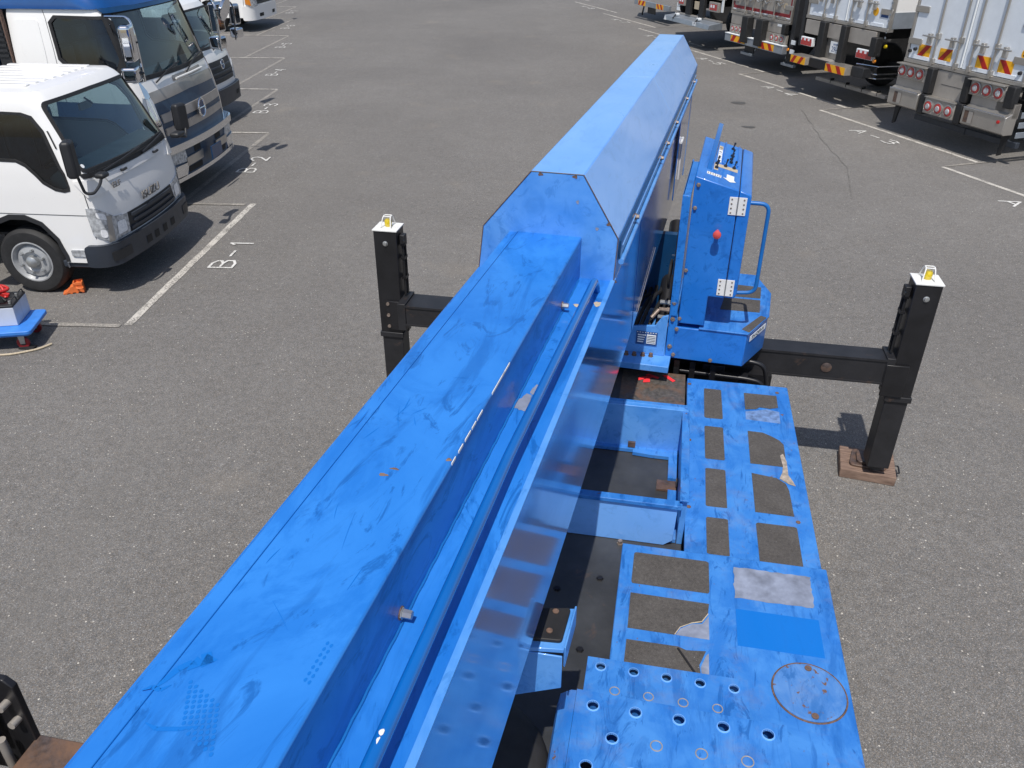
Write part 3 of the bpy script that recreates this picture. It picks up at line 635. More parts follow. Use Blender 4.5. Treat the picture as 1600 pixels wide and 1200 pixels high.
for p in ((-.168, 1.225), (-.172, 1.045), (.06, 1.035)): MB().lathe([(.014, 0), (.014, -.003), (.0105, -.004), (.010, -.014)], (p[0], 4.652, p[1]), 'y', 6).build('bolt', 'bolt', WF, sb)
# black pipes at the outrigger root
for P in ([(-.10, 4.83, .95), (.319, 4.80, .985), (.40, 4.80, .965), (.432, 4.80, .86), (.44, 4.8, .70)], [(-.12, 4.72, .90), (.30, 4.72, .90), (.40, 4.72, .885), (.44, 4.72, .72)]):
    MB().tube(arc_path(P, .08, 6), .0145, 10).build('hydraulic_pipe', 'black', WF, root, smooth=True)
for x in (-.16, -.06, .07): MB().box(x, x+.035, 4.70, 4.78, .80, .98).build('pipe_bracket', 'black', WF, root)
MB().box(.02, .16, 4.75, 4.9, .86, .95).build('valve_block', 'black', WF, root, bevel=.004)
MB().box(.26, .31, 4.72, 4.80, .76, .9).build('valve_block', 'black', WF, root, bevel=.004)

# boom -----------------------------------------------------------------
S0, SH, S1 = -1.2, 2.752, 7.06
boom = MB().box(-.852, -.34, S0, S1-.1, -1.70, -1.127).build('boom', 'blue_side', BF, root, bevel=.004)
MB().box(-.853, -.338, S0, SH+.02, -1.1268, -1.120).build('shelf_plate', 'blue', BF, boom, bevel=.002)
MB().box(-.352, -.336, S0, SH+.02, -1.1205, -1.116).build('shelf_edge', 'blue_end', BF, boom)
cv = MB(); cv.prism([(-.734, -1.118), (-.734, -.9695), (-.700, -.9690), (-.699, -.966), (-.470, -.966), (-.466, -.970), (-.466, -1.118)], 'y', S0, SH-.001)
wb = MB(); Q = [(-.4645+.0007*math.sin(k*1.7), S0+k*.02, -1.1185+.0006*math.sin(k*2.3)) for k in range(int((SH-S0)/.02))]; wb.tube(Q, .0032, 6); wb.build('weld_bead', 'blue_pipe', BF, boom, smooth=True)
cov = cv.build('boom_cover', 'blue', BF, boom, bevel=.002)
MB().box(-.7008, -.6994, S0, SH-.002, -.9685, -.9656).build('cover_seam', 'blue_rail', BF, cov)
for s0, s1 in ((1.60, 1.76), (1.69, 1.71), (1.345, 1.375), (1.39, 1.43), (1.44, 1.47), (1.48, 1.52), (1.30, 1.325)):
    MB().box(-.4672, -.4655, s0, s1, -.972, -.9656).build('paint_chip', 'white_flat', BF, cov)
for c, rx, ry in (((-.586, 1.225), .010, .005), ((-.572, 1.25), .010, .0035), ((-.476, 1.31), .006, .006)): blot(BF, c, rx, ry, 'wood', cov, -.9657, 16, .3, 'rust_spot')
for c, rx, ry in (((-.444, 1.826), .020, .045), ((-.432, 1.90), .008, .03), ((-.425, 2.50), .016, .012), ((-.362, 2.53), .014, .02)): blot(BF, c, rx, ry, 'griplight' if rx == .02 or rx == .008 else 'tan', boom, -1.1192, 18, .3, 'bare_metal_patch')
def scuff(P, w=.004, mat='blue_fresh'):
    m = MB(); Q = [Vector(p) for p in P]
    for i in range(len(Q)-1):
        d = (Q[i+1]-Q[i]); q = Vector((-d.y, d.x)).normalized(); a = w*math.sin(PI*(i+.15)/(len(Q)-.7)); b = w*math.sin(PI*(i+1.15)/(len(Q)-.7))
        m.quad(*[(v.x, v.y, -.9655) for v in (Q[i]-q*a, Q[i+1]-q*b, Q[i+1]+q*b, Q[i]+q*a)])
    m.build('scuff_mark', mat, BF, cov)
scuff([(-.700, .648), (-.694, .666), (-.688, .688), (-.676, .705), (-.664, .702)], .006); scuff([(-.716, .640), (-.705, .650), (-.690, .648), (-.680, .66)], .004)
scuff([(-.674, .690), (-.664, .712), (-.652, .722), (-.658, .700)], .013)
scuff([(-.676, .595), (-.655, .590), (-.625, .598), (-.60, .61)], .004)
random.seed(11)
for k in range(16):
    x, y = random.uniform(-.72, -.50), random.uniform(.75, 1.9); a = random.choice((PI/2+.25, PI/2-.2, .4, PI/2+.5))+random.uniform(-.3, .3); L = random.uniform(.02, .11); cv_ = random.uniform(-.18, .18)
    P = [(x+L*t*math.cos(a+cv_*t), y+L*t*math.sin(a+cv_*t)) for t in (0, .25, .5, .75, 1)]
    if all(-.728 < p[0] < -.475 for p in P): scuff(P, random.uniform(.0005, .0012))
for k in range(60):                      # tread marks of a studded sole
    row, col = divmod(k, 6); x = -.56-.012*col-.004*row; y = .575+.008*row+.005*col
    blot(BF, (x, y), .0030, .0036, 'blue_fresh', cov, -.9656, 8, .1, 'sole_mark')
for k in range(14): blot(BF, (-.497+.004*(k % 2)*2, .72+.012*(k//2)-.003*(k % 2)), .0026, .004, 'blue_fresh', cov, -.9656, 8, .1, 'sole_mark')
MB().tube(arc_path([(-.372, .600, -1.125), (-.384, .64, -1.062), (-.396, 1.5, -1.062), (-.386, 2.60, -1.060), (-.384, 2.640, -1.125)], .035, 6), .0130, 14).build('guide_rail', 'blue_rail', BF, boom, smooth=True)
for s_ in (.71, .724): blot(BF @ Matrix.Translation((-.385, s_, -1.0485)), (0, 0), .0022+.002*(s_ > .71), .006, 'white_flat', boom, 0, 10, .3, 'paint_chip')
for s_ in (.998, 2.43):
    MB().lathe([(.012, 0), (.012, .004), (.009, .005), (.0085, .022)], (-.466, s_, -1.094), 'x', 6).build('bolt', 'zinc', BF, cov)
    MB().lathe([(.0135, 0), (.0135, .002)], (-.466, s_, -1.094), 'x', 12).build('washer', 'rustbolt', BF, cov)
# polygonal housing over the boom base
hp = [(-.853, -1.135), (-.833, -.957), (-.657, -.745), (-.470, -.745), (-.336, -.960), (-.342, -1.135)]
hc = MB().prism([(x*.985-.009, z*.985-.016) for x, z in hp], 'y', SH+.004, S1-.01).build('boom_housing', 'dark', BF, root)
def plate(a, b, s0, s1, mat, t=.004, e=.0015, name='cover_plate'):
    a, b = Vector(a), Vector(b); d = (b-a).normalized(); n = Vector((-d.y, d.x)); a = a+d*e; b = b-d*e
    return MB().prism([tuple(a), tuple(b), tuple(b-n*t), tuple(a-n*t)], 'y', s0, s1).build(name, mat, BF, hc, bevel=.0012)
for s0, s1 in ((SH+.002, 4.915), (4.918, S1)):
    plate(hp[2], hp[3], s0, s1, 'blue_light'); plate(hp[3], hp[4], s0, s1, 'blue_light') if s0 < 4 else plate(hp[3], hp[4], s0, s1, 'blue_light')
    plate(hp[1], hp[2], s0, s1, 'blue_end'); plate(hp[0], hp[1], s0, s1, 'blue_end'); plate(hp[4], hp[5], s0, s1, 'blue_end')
ep = MB().prism([(x, z) for x, z in [(-.850, -1.135), (-.830, -.959), (-.655, -.748), (-.472, -.748), (-.339, -.962), (-.345, -1.135)]], 'y', SH-.004, SH).build('end_plate', 'blue_end', BF, hc)
MB().prism([(x, z) for x, z in hp], 'y', S1+.002, S1+.006).build('end_plate', 'blue_end', BF, hc)
e = .0008
for a, b in zip(hp[0:], hp[1:]):
    a, b = Vector(a), Vector(b)
    MB().tube([(a.x, SH-.001, a.y), (b.x, SH-.001, b.y)], .0017, 6).build('rusty_seam', 'rustbolt' if a.x < -.8 or a.x > -.5 else 'deck_brown', BF, hc)
for x, z in ((-.622, -.752), (-.50, -.752), (-.338, -1.12), (-.372, -.91)): blot(plane_frame(BF, (x, SH-.0045, z), (1, 0, 0), (0, 0, 1)), (0, 0), .009, .006, 'rustbolt', ep, .0005, 12, .4, 'rust_spot')
blot(plane_frame(BF, (-.487, SH-.0045, -.84), (1, 0, 0), (0, 0, 1)), (0, 0), .005, .007, 'griplight', ep, .0005, 12, .3, 'scratch_mark')
blot(plane_frame(BF, (-.413, SH-.0045, -.93), (1, 0, 0), (0, 0, 1)), (0, 0), .006, .006, 'griplight', ep, .0005, 12, .3, 'scratch_mark')
# lower side skirt with ledge, bead and bolts
MB().prism([(3.57, -1.70), (6.55, -1.70), (6.93, -1.20), (6.95, -1.07), (3.57, -1.07)], 'x', -.3397, -.3380).build('side_skirt', 'blue_side', BF, hc, bevel=.002)
MB().tube([(-.326, 2.80, -1.062), (-.326, 6.95, -1.062)], .011, 10).build('skirt_bead', 'blue_end', BF, hc, smooth=True)
MB().box(-.337, -.330, 2.80, 6.95, -1.05, -.985).build('ledge_strip', 'navy', BF, hc)
MB().tube([(-.329, 2.84, -1.012), (-.329, 6.9, -1.012)], .0022, 6).build('ledge_wire', 'blue_light', BF, hc, smooth=True)
for s_ in (3.21, 4.20, 4.53, 5.09, 5.89, 6.6): MB().lathe([(.014, 0), (.014, .004), (.010, .005), (.009, .016)], (-.330, s_, -1.02), 'x', 6).build('bolt', 'bolt', BF, hc)
sk2 = MB().box(-.327, -.320, 5.45, 6.35, -1.60, -1.09).build('side_hatch', 'blue_side', BF, hc, bevel=.002)
MB().tube([(-.312, 5.62, -1.22), (-.312, 5.62, -1.50)], .006, 8).build('latch_rod', 'white_flat', BF, sk2, smooth=True); MB().tube([(-.312, 5.55, -1.24), (-.312, 5.70, -1.24)], .008, 8).build('latch_handle', 'white_flat', BF, sk2, smooth=True)
MB().tube([(-.334, 3.75, -1.675), (-.334, 4.5, -1.60)], .0016, 6).build('latch_rod', 'steel_dull', BF, hc, smooth=True)
MB().box(-.327, -.321, 6.42, 6.47, -1.68, -1.08).build('skirt_joint', 'blue_end', BF, hc)

# outriggers ---------------------------------------------------------------
def jack(x0, x1, y0, y1, hose_side):
    cx, cy = (x0+x1)/2, (y0+y1)/2
    o = MB().box(x0, x1, y0, y1, .72, 1.52).build('outrigger_jack', 'black', TF, root, bevel=.005)
    MB().box(x0-.008, x1+.008, y0-.008, y1+.008, .69, .73).build('collar', 'black_rust', TF, o, bevel=.004)
    MB().box(x0+.004, x1-.006, y0+.006, y1-.010, .15, .70).build('inner_leg', 'black_rust', TF, o, bevel=.006)
    MB().lathe([(.055, 0), (.05, .05), (.03, .07)], (cx, cy, .115), 'z', 20).build('foot', 'black_rust', TF, o, smooth=True)
    cp = MB().box(x0-.006, x1+.006, y0-.006, y1+.006, 1.52, 1.530).build('top_plate', 'white_flat', TF, o, bevel=.002)
    MB().lathe([(.024, 0), (.026, .01), (.026, .04), (.020, .052), (.001, .054)], (cx, cy+.01, 1.53), 'z', 20).build('warning_lamp', 'yellow_lens', TF, o, smooth=True)
    for s in (-1, 1):
        MB().tube(arc_path([(cx+s*.038-.004, cy-.045, 1.53), (cx+s*.026, cy-.01, 1.605), (cx+s*.026, cy+.03, 1.605), (cx+s*.038, cy+.06, 1.53)], .015, 4), .0042, 8).build('lamp_guard', 'white_flat', TF, o, smooth=True)
    MB().tube([(cx-.026, cy+.028, 1.604), (cx+.026, cy+.028, 1.604)], .0042, 8).build('lamp_guard', 'white_flat', TF, o, smooth=True)
    MB().tube([(cx-.026, cy-.008, 1.604), (cx+.026, cy-.008, 1.604)], .0042, 8).build('lamp_guard', 'white_flat', TF, o, smooth=True)
    MB().lathe([(.019, 0), (.019, -.003), (.014, -.005), (.012, -.012), (.001, -.013)], (cx, y0, 1.43), 'y', 20).build('cap_bolt', 'zinc', TF, o, smooth=True)
    hx = x0-.022 if hose_side < 0 else x1+.022
    MB().box(min(hx, hx+hose_side*.0)-.018, hx+.018, cy-.03, cy+.03, 1.40, 1.48).build('hose_block', 'black_rust', TF, o, bevel=.004)
    for dy, dx in ((-.02, 0), (.012, .008)):
        MB().tube([(hx+dx*hose_side, cy+dy, 1.42), (hx+dx*hose_side, cy+dy, 1.02)], .009, 8).build('hose', 'rubber', TF, o, smooth=True)
    MB().lathe([(.016, -.012), (.016, .012)], (hx+.006*hose_side, cy-.04, 1.44), 'y', 12).build('hose_fitting', 'black', TF, o, smooth=True)
    for z in (1.30, 1.15): MB().box(hx-.016, hx+.016, cy-.034, cy+.03, z, z+.018).build('hose_clip', 'black', TF, o)
    return o
jR = jack(1.548, 1.703, 4.945, 5.105, -1)
jL = jack(-2.004, -1.835, 5.19, 5.355, 1)
def beam(x0, x1, y0, y1, z0, z1, mat='black'):
    o = MB().box(x0, x1, y0, y1, z0, z1).build('outrigger_beam', mat, TF, root, bevel=.004)
    MB().box(x0, x1, y0-.008, y0+.004, z1-.012, z1+.003).build('beam_edge', 'black_rust', TF, o)
    MB().box(x0, x1, y0-.008, y0+.004, z0-.003, z0+.010).build('beam_edge', 'steel_dull' if x0 > 0 else 'black_rust', TF, o)
    return o
bR = beam(-1.0, 1.50, 4.935, 5.10, .822, .997, 'black_rust')
MB().lathe([(.034, 0), (.034, -.003), (.024, -.006), (.001, -.006)], (1.138, 4.933, .905), 'y', 28).build('beam_pin', 'rusty', TF, bR, smooth=True)
MB().box(1.495, 1.548, 4.93, 5.11, .80, 1.01).build('beam_bracket', 'black_rust', TF, bR, bevel=.003)
MB().box(1.50, 1.64, 4.925, 4.944, .735, .965).build('beam_bracket', 'black', TF, bR, bevel=.003)
bL = beam(-1.775, .30, 5.105, 5.33, .845, .997, 'black_rust')
MB().box(-1.835, -1.775, 5.10, 5.34, .80, 1.01).build('beam_bracket', 'black_rust', TF, bL, bevel=.003)
MB().box(-1.94, -1.78, 5.172, 5.189, .76, .99).build('beam_bracket', 'black', TF, bL, bevel=.003)
for x, z in ((-1.93, .97), (-1.93, .88), (-1.93, .79), (-1.73, .90)): MB().lathe([(.013, 0), (.013, -.008)], (x, 5.172, z), 'y', 8).build('bolt', 'bolt', TF, bL)
# rear left jack with its rusty beam, cut by the picture corner
bb = MB().box(-1.965, -.60, 1.25, 1.475, .83, 1.0).build('outrigger_beam', 'rusty', TF, root, bevel=.005)
jb = MB(); jb.prism([(-2.35, 1.30), (-1.985, 1.30), (-1.955, 1.27), (-1.955, .80), (-2.35, .80)], 'y', 1.45, 1.475); jb.box(-2.30, -2.14, 1.18, 1.40, .2, 1.28)
rj = jb.build('outrigger_jack', 'black', TF, root, bevel=.004, label='rear black outrigger jack with rusty head bolts')
MB().prism([(-2.3, 1.02), (-2.06, 1.02), (-2.05, 1.19), (-2.3, 1.19)], 'y', 1.40, 1.43).build('head_plate', 'black_rust', TF, rj)
MB().prism([(-2.3, 1.30), (-2.02, 1.30), (-2.03, 1.315), (-2.3, 1.315)], 'y', 1.43, 1.48).build('top_lip', 'tan', TF, rj)
for x, z in ((-2.0, 1.19), (-1.985, 1.11)): MB().tube([(x, 1.46, z), (x, 1.415, z+.005)], .014, 12).build('head_bolt', 'steel_dull', TF, rj, smooth=True)
for x, y in ((-2.08, 1.355), (-2.035, 1.40)): MB().tube([(x, y, .84), (x, y, 1.05)], .015, 12).build('guide_pin', 'steel_dull', TF, rj, smooth=True)
MB().box(-2.1, -1.98, 1.22, 1.30, .85, .99).build('head_plate', 'rusty', TF, rj)

# loose pad under the right jack
pf = TF @ Matrix.Translation((1.605, 5.135, 0)) @ Matrix.Rotation(-.12, 4, 'Z')
padt = thing('outrigger_pad', 'square weathered timber pad with rusty steel plate under the right outrigger jack', 'pad', pf)
for k in range(3): MB().box(-.185, .185, -.15+k*.1015, -.052+k*.1015, 0, .075).build('plank', 'wood', pf, padt, bevel=.006)
MB().prism(round_poly([(-.13, -.10), (.12, -.10), (.14, .08), (-.10, .12)], .04), 'z', .0755, .092).build('steel_plate', 'rusty', pf, padt, bevel=.004)
MB().prism(round_poly([(-.08, -.075), (.08, -.075), (.08, .075), (-.08, .075)], .03), 'z', .0925, .112).build('steel_plate', 'rusty', pf, padt, bevel=.004)
MB().tube(arc_path([(.185, -.05, .05), (.215, -.05, .05), (.215, .04, .05), (.185, .04, .05)], .012, 4), .006, 8).build('carry_handle', 'black', pf, padt, smooth=True)
pf2 = TF @ Matrix.Translation((-1.92, 5.27, 0))
pad2 = thing('outrigger_pad', 'timber pad under the left outrigger jack, behind the blue boom', 'pad', pf2)
for k in range(3): MB().box(-.185, .185, -.15+k*.1015, -.052+k*.1015, 0, .075).build('plank', 'wood', pf2, pad2, bevel=.006)
MB().box(-.09, .09, -.09, .09, .0755, .112).build('steel_plate', 'rusty', pf2, pad2, bevel=.004)

# ================================================================ parked cab-over trucks (row B)
class Cab:
    """cab surface: levels (z, front x, half width, corner radius, bow); x forward, y left, z up"""
    def __init__(s, F, levels, xb, root): s.F, s.L, s.xb, s.root = F, levels, xb, root
    def par(s, z):
        L = s.L
        if z <= L[0][0]: return L[0][1:]
        for a, b in zip(L[:-1], L[1:]):
            if z <= b[0]:
                t = (z-a[0])/(b[0]-a[0]); return tuple(p+(q-p)*t for p, q in zip(a[1:], b[1:]))
        return L[-1][1:]
    def xy(s, t, z, off=0):
        xf, hw, rc, bow = s.par(z); Lf = hw-rc; sg = 1 if t >= 0 else -1; a = abs(t); yb = bow*(Lf/hw)**2
        if a <= Lf:
            u = a/hw; nx, ny = 1.0, 2*bow*u/hw; q = math.hypot(nx, ny); x, y = xf-bow*u*u, a; x += off*nx/q; y += off*ny/q
        elif a <= Lf+rc*PI/2:
            th = (a-Lf)/rc; x = xf-yb-rc+(rc+off)*math.cos(th); y = Lf+(rc+off)*math.sin(th)
        else: x = xf-yb-rc-(a-Lf-rc*PI/2); y = hw+off
        return x, y*sg
    def P(s, t, z, off=0): x, y = s.xy(t, z, off); return (x, y, z)
    def tx(s, x, z, side=-1):
        xf, hw, rc, bow = s.par(z); Lf = hw-rc; return side*(Lf+rc*PI/2+(xf-bow*(Lf/hw)**2-rc-x))
    def side_poly(s, P, side=-1): return [(s.tx(x, z, side), z) for x, z in P]
    def surf(s, name, mat, poly, holes=(), off=0.0, step=.07, thick=0, parent=None, label=None):
        V, F = fill2d(poly, holes, step); m = MB(); m.v = [s.P(t, z, off) for t, z in V]; m.f = list(F)
        if thick:
            for R in (poly, *holes):
                R2 = []
                for k in range(len(R)):
                    a, b = Vector(R[k]), Vector(R[(k+1) % len(R)]); n = max(1, int((b-a).length/.07)); R2 += [a+(b-a)*(j/n) for j in range(n)]
                i = len(m.v); n = len(R2); m.v += [s.P(p[0], p[1], off) for p in R2]+[s.P(p[0], p[1], off-thick) for p in R2]
                zl = min(q[1] for q in poly)+.004
                m.f += [(i+k, i+(k+1) % n, i+n+(k+1) % n, i+n+k) for k in range(n) if R2[k][1] > zl or R2[(k+1) % n][1] > zl]
        return m.build(name, mat, s.F, parent or s.root, smooth=True, label=label)
    def shell(s, mat, z0, z1, holes, xbs=None):
        Z = [z0+(z1-z0)*k/14 for k in range(15)]
        poly = [(s.tx(s.xb, z, -1), z) for z in Z]+[(s.tx(s.xb, z, 1), z) for z in reversed(Z)]
        return s.surf('cab_shell', mat, poly, holes, 0, .075, .03)
    def roof(s, mat, z, rise, n=6):
        m = MB(); T = [s.tx(s.xb, z, -1)+(s.tx(s.xb, z, 1)-s.tx(s.xb, z, -1))*k/60 for k in range(61)]
        ring = [s.xy(t, z) for t in T]; cx, cy = (s.xb+s.par(z)[0])/2, 0
        N = len(ring)
        for j in range(n+1):
            q = j/n
            for x, y in ring: m.v.append((cx+(x-cx)*(1-q*.92), y*(1-q*.98), z+rise*math.sin(min(1, q*2.2)*PI/2)))
        for j in range(n):
            for k in range(N-1): m.f.append((j*N+k, j*N+k+1, (j+1)*N+k+1, (j+1)*N+k))
            m.f.append((j*N+N-1, j*N, (j+1)*N, (j+1)*N+N-1))
        m.f.append(tuple(n*N+k for k in range(N)))
        return m.build('roof', mat, s.F, s.root, smooth=True)
def mirror(F, par, c, w, d, h, mat, facemat='chrome', lean=0, name='door_mirror'):
    """mirror head centred at c, reflective side facing back (-x)"""
    G = F @ Matrix.Translation(c) @ Matrix.Rotation(lean, 4, 'Z')
    o = MB().prism(round_poly([(-w/2, -h/2), (w/2, -h/2), (w/2, h/2), (-w/2, h/2)], min(w, h)*.22, 5), 'x', -d/2, d/2).build(name, mat, G, par, bevel=d*.33, seg=3)
    MB().prism(round_poly([(-w*.44, -h*.44), (w*.44, -h*.44), (w*.44, h*.44), (-w*.44, h*.44)], min(w, h)*.18, 4), 'x', -d/2-.003, -d/2-.001).build('mirror_glass', facemat, G, o)
    return o
def interior(F, root, xb, xf, hw, z0, zd, steer_y):
    m = MB(); m.box(xb+.03, xf-.05, -hw+.06, hw-.06, z0, z0+.02); m.box(xb+.02, xb+.05, -hw+.05, hw-.05, z0, zd+.62)
    m.build('cab_floor', 'dark', F, root)
    MB().prism([(xf-.07, zd-.42), (xf-.07, zd+.02), (xf-.30, zd+.05), (xf-.42, zd-.10), (xf-.42, zd-.42)], 'y', -hw+.09, hw-.09).build('dashboard', 'dash', F, root, bevel=.01) if False else None
    d = MB(); d.v = []; pr = [(xf-.07, zd-.42), (xf-.07, zd+.02), (xf-.30, zd+.05), (xf-.46, zd-.06), (xf-.50, zd-.42)]
    n = len(pr)
    for y in (-hw+.10, hw-.10): d.v += [(x, y, z) for x, z in pr]
    d.f = [tuple(range(n)), tuple(range(2*n-1, n-1, -1))]+[(k, (k+1) % n, n+(k+1) % n, n+k) for k in range(n)]
    d.build('dashboard', 'dash', F, root, bevel=.01)
    for y in (-hw*.52, 0, hw*.5):
        s = MB(); s.box(xb+.22, xb+.62, y-.22, y+.22, z0+.28, z0+.40); s.box(xb+.12, xb+.24, y-.22, y+.22, z0+.38, z0+.95); s.box(xb+.10, xb+.20, y-.12, y+.12, z0+.98, z0+1.14)
        s.build('seat', 'seat', F, root, bevel=.03)
    c = Vector((xf-.52, steer_y, zd+.06)); m = MB()
    m.tube([(c.x+.19*math.cos(a)*.8, c.y+.19*math.sin(a), c.z+.19*math.cos(a)*.6) for a in [2*PI*k/24 for k in range(24)]], .013, 8, True); m.tube([tuple(c), (c.x+.16, c.y, c.z-.24)], .02, 8)
    m.tube([(c.x, c.y-.18, c.z), (c.x, c.y+.18, c.z)], .011, 6)
    m.build('steering_wheel', 'plastic', F, root, smooth=True)
def wiper(F, root, pts, c='plastic'):
    MB().tube(pts, .010, 6).build('wiper', c, F, root, smooth=True)
def axle_wheels(F, root, x, hw, R, w, rim='white_flat', dual=False, front=True):
    for sd in (-1, 1):
        t, y = road_wheel(F, (x, sd*(hw-w/2-.02), R), R, w, root, rim=rim, side=sd)
        c = (x, sd*(hw-w/2-.02)+y, R)
        MB().lathe([(R*.19, -.03*sd), (R*.17, .02*sd), (R*.11, .035*sd), (.001, .04*sd)], c, 'y', 20).build('hub', 'zinc', F, t, smooth=True)
        for k in range(6):
            a = 2*PI*k/6+.3; MB().lathe([(R*.045, -.012*sd), (R*.04, .022*sd), (.001, .026*sd)], (x+R*.36*math.cos(a), c[1], R+R*.36*math.sin(a)), 'y', 6).build('wheel_nut', 'zinc', F, t)
            b = a+.5; MB().lathe([(R*.07, .0), (R*.06, .004)], (x+R*.50*math.cos(b), c[1]-.046*sd, R+R*.50*math.sin(b)), 'y', 12).build('hand_hole', 'dark', F, t) if k % 2 == 0 or True else None

# ---- small white truck in stall one
EF = frame(94.5-90, 0, 0, 0); 
EF = EF @ Matrix.Translation((-4.53, 8.225, 0))      # local x forward, y left
elf = thing('white_light_truck', 'small white light truck with ribbed roof and black mirrors, nearest on the left', 'truck', EF)
L = [(.50, -.03, .88, .17, .08), (.62, -.02, .88, .17, .08), (.90, -.035, .88, .16, .07), (1.08, -.065, .88, .15, .065), (1.28, -.11, .872, .15, .065), (1.32, -.125, .868, .16, .07), (1.60, -.255, .84, .15, .065), (1.90, -.40, .80, .14, .06), (1.96, -.46, .78, .14, .06), (1.985, -.50, .76, .13, .06)]
cab = Cab(EF, L, -1.62, elf)
def ws_poly(cb, zb, zt, wb, wt, rad=.05): return round_poly([(-wb, zb), (0, zb-.012), (wb, zb), (wt, zt), (0, zt+.01), (-wt, zt)], [rad, .01, rad, rad, .01, rad])
wso = ws_poly(cab, 1.262, 1.905, .86, .78, .07); wsi = ws_poly(cab, 1.295, 1.875, .825, .745, .05)
swo = [(-.34, 1.10), (-.40, 1.085), (-.49, 1.10), (-.60, 1.165), (-.74, 1.325), (-.82, 1.365), (-1.50, 1.38), (-1.50, 1.80), (-.84, 1.825), (-.66, 1.82), (-.56, 1.79), (-.47, 1.66), (-.38, 1.34), (-.335, 1.14)]
swi = [(-.36, 1.125), (-.41, 1.112), (-.49, 1.128), (-.59, 1.19), (-.73, 1.352), (-.82, 1.393), (-1.47, 1.408), (-1.47, 1.775), (-.84, 1.80), (-.67, 1.795), (-.585, 1.765), (-.50, 1.64), (-.41, 1.33), (-.358, 1.15)]
holes = [[((a[0]+b[0])/2, (a[1]+b[1])/2) for a, b in zip(wsi, wso)]]
swm = [((a[0]+b[0])/2, (a[1]+b[1])/2) for a, b in zip(swi, swo)]
arch = [(-.58, .30), (-.58, .42), (-.62, .58), (-.74, .74), (-.88, .80), (-1.04, .80), (-1.20, .74), (-1.32, .60), (-1.36, .42), (-1.36, .30)]
bod = []
for sd in (-1, 1): holes.append(cab.side_poly(swm, sd))
Zs = [.50+(1.985-.50)*k/14 for k in range(15)]
def body_outline(cb, z0, z1, n=14):
    Z = [z0+(z1-z0)*k/n for k in range(n+1)]
    return [(cb.tx(cb.xb, z, -1), z) for z in Z]+[(cb.tx(cb.xb, z, 1), z) for z in reversed(Z)]
lower = body_outline(cab, .36, 1.985)
for sd in (-1, 1): holes.append([(cab.tx(x, z, sd), z) for x, z in arch])
cab.surf('cab_shell', 'white', lower, holes, 0, .06, .03)
cab.roof('white', 1.985, .03)
for k in range(9): MB().box(-1.58, -.66-.008*abs(k-4), -.54+k*.135-.034, -.54+k*.135+.034, 2.006, 2.024).build('roof_rib', 'white', EF, elf, bevel=.014)
ws = cab.surf('windscreen', 'glass', wsi, (), -.012, .08)
cab.surf('windscreen_seal', 'rubber', wso, [wsi], .004, .06, .02)
for sd in (-1, 1):
    cab.surf('side_window', 'glass_dark', cab.side_poly(swi, sd), (), -.012, .08)
    cab.surf('window_seal', 'rubber', cab.side_poly(swo, sd), [cab.side_poly(swi, sd)], .004, .06, .02)
    cab.surf('door_seam', 'plastic', cab.side_poly([(-.245, 1.24), (-.20, .86), (-.205, .62), (-.21, .62), (-.206, .86), (-.251, 1.24)], sd), (), .003, .05)
    cab.surf('door_seam', 'plastic', cab.side_poly([(-.21, .855), (-1.6, .86), (-1.6, .866), (-.21, .861)], sd), (), .003, .08)
    cab.surf('pillar_vent', 'plastic', cab.side_poly([(-.375, 1.50), (-.43, 1.66), (-.445, 1.66), (-.39, 1.50)], sd), (), .005, .05)
    cab.surf('arch_trim', 'plastic', [(cab.tx(x, z, sd), z) for x, z in ([(-.54, .37), (-.54, .43), (-.59, .61), (-.72, .78), (-.88, .85), (-1.05, .85), (-1.23, .78), (-1.36, .62), (-1.40, .42), (-1.40, .37)]+[(x, max(z, .37)) for x, z in reversed(arch)])], (), .010, .06, .03)
    fl = cab.surf('side_marker', 'clearlens', round_poly([(cab.tx(-.35, .44, sd), .43), (cab.tx(-.50, .44, sd), .43), (cab.tx(-.50, .5, sd), .50), (cab.tx(-.35, .5, sd), .50)], .02), (), .012, .05, .02)
    hl = cab.surf('headlight', 'clearlens', [(sd*.50, .77), (sd*.52, .57), (sd*.80, .565), (cab.tx(-.22, .66, sd), .655), (cab.tx(-.235, .80, sd), .86), (cab.tx(-.225, .8, sd), .935), (cab.tx(-.15, .8, sd), .93), (sd*.70, .80)], (), .010, .04, .02)
    cab.surf('lamp_divider', 'steel_dull', [(sd*.77, .57), (sd*.83, .57), (sd*.80, .84), (sd*.75, .82)], (), .014, .05)
    cab.surf('reflector', 'reflbright', round_poly([(sd*.56, .61), (sd*.71, .61), (sd*.69, .74), (sd*.56, .73)], .03), (), .0135, .04)
    cab.surf('reflector', 'reflbright', round_poly([(sd*.83, .62), (sd*.89, .63), (sd*.885, .72), (sd*.83, .70)], .03), (), .0135, .04)
    cab.surf('reflector', 'reflbright', round_poly([(sd*.80, .79), (sd*.885, .83), (sd*.89, .89), (sd*.81, .86)], .02), (), .0135, .04)
    cab.surf('corner_vent', 'white', [(sd*.66, 1.06), (sd*.90, 1.04), (sd*.96, 1.20), (sd*.72, 1.20)], (), .022, .05, .03)
cab.surf('front_grille', 'plastic', [(-.50, .77), (-.56, .57), (.56, .57), (.50, .77)], (), .006, .05, .02)
for zz, w in ((.735, .44), (.675, .42), (.615, .50)):
    cab.surf('grille_bar', 'bumper', [(-w, zz-.014), (w, zz-.014), (w, zz+.014), (-w, zz+.014)], (), .026, .06, .02)
cab.surf('hood_crease', 'white', [(-.60, 1.13), (.60, 1.13), (.64, 1.20), (-.64, 1.20)], (), .014, .06, .014)
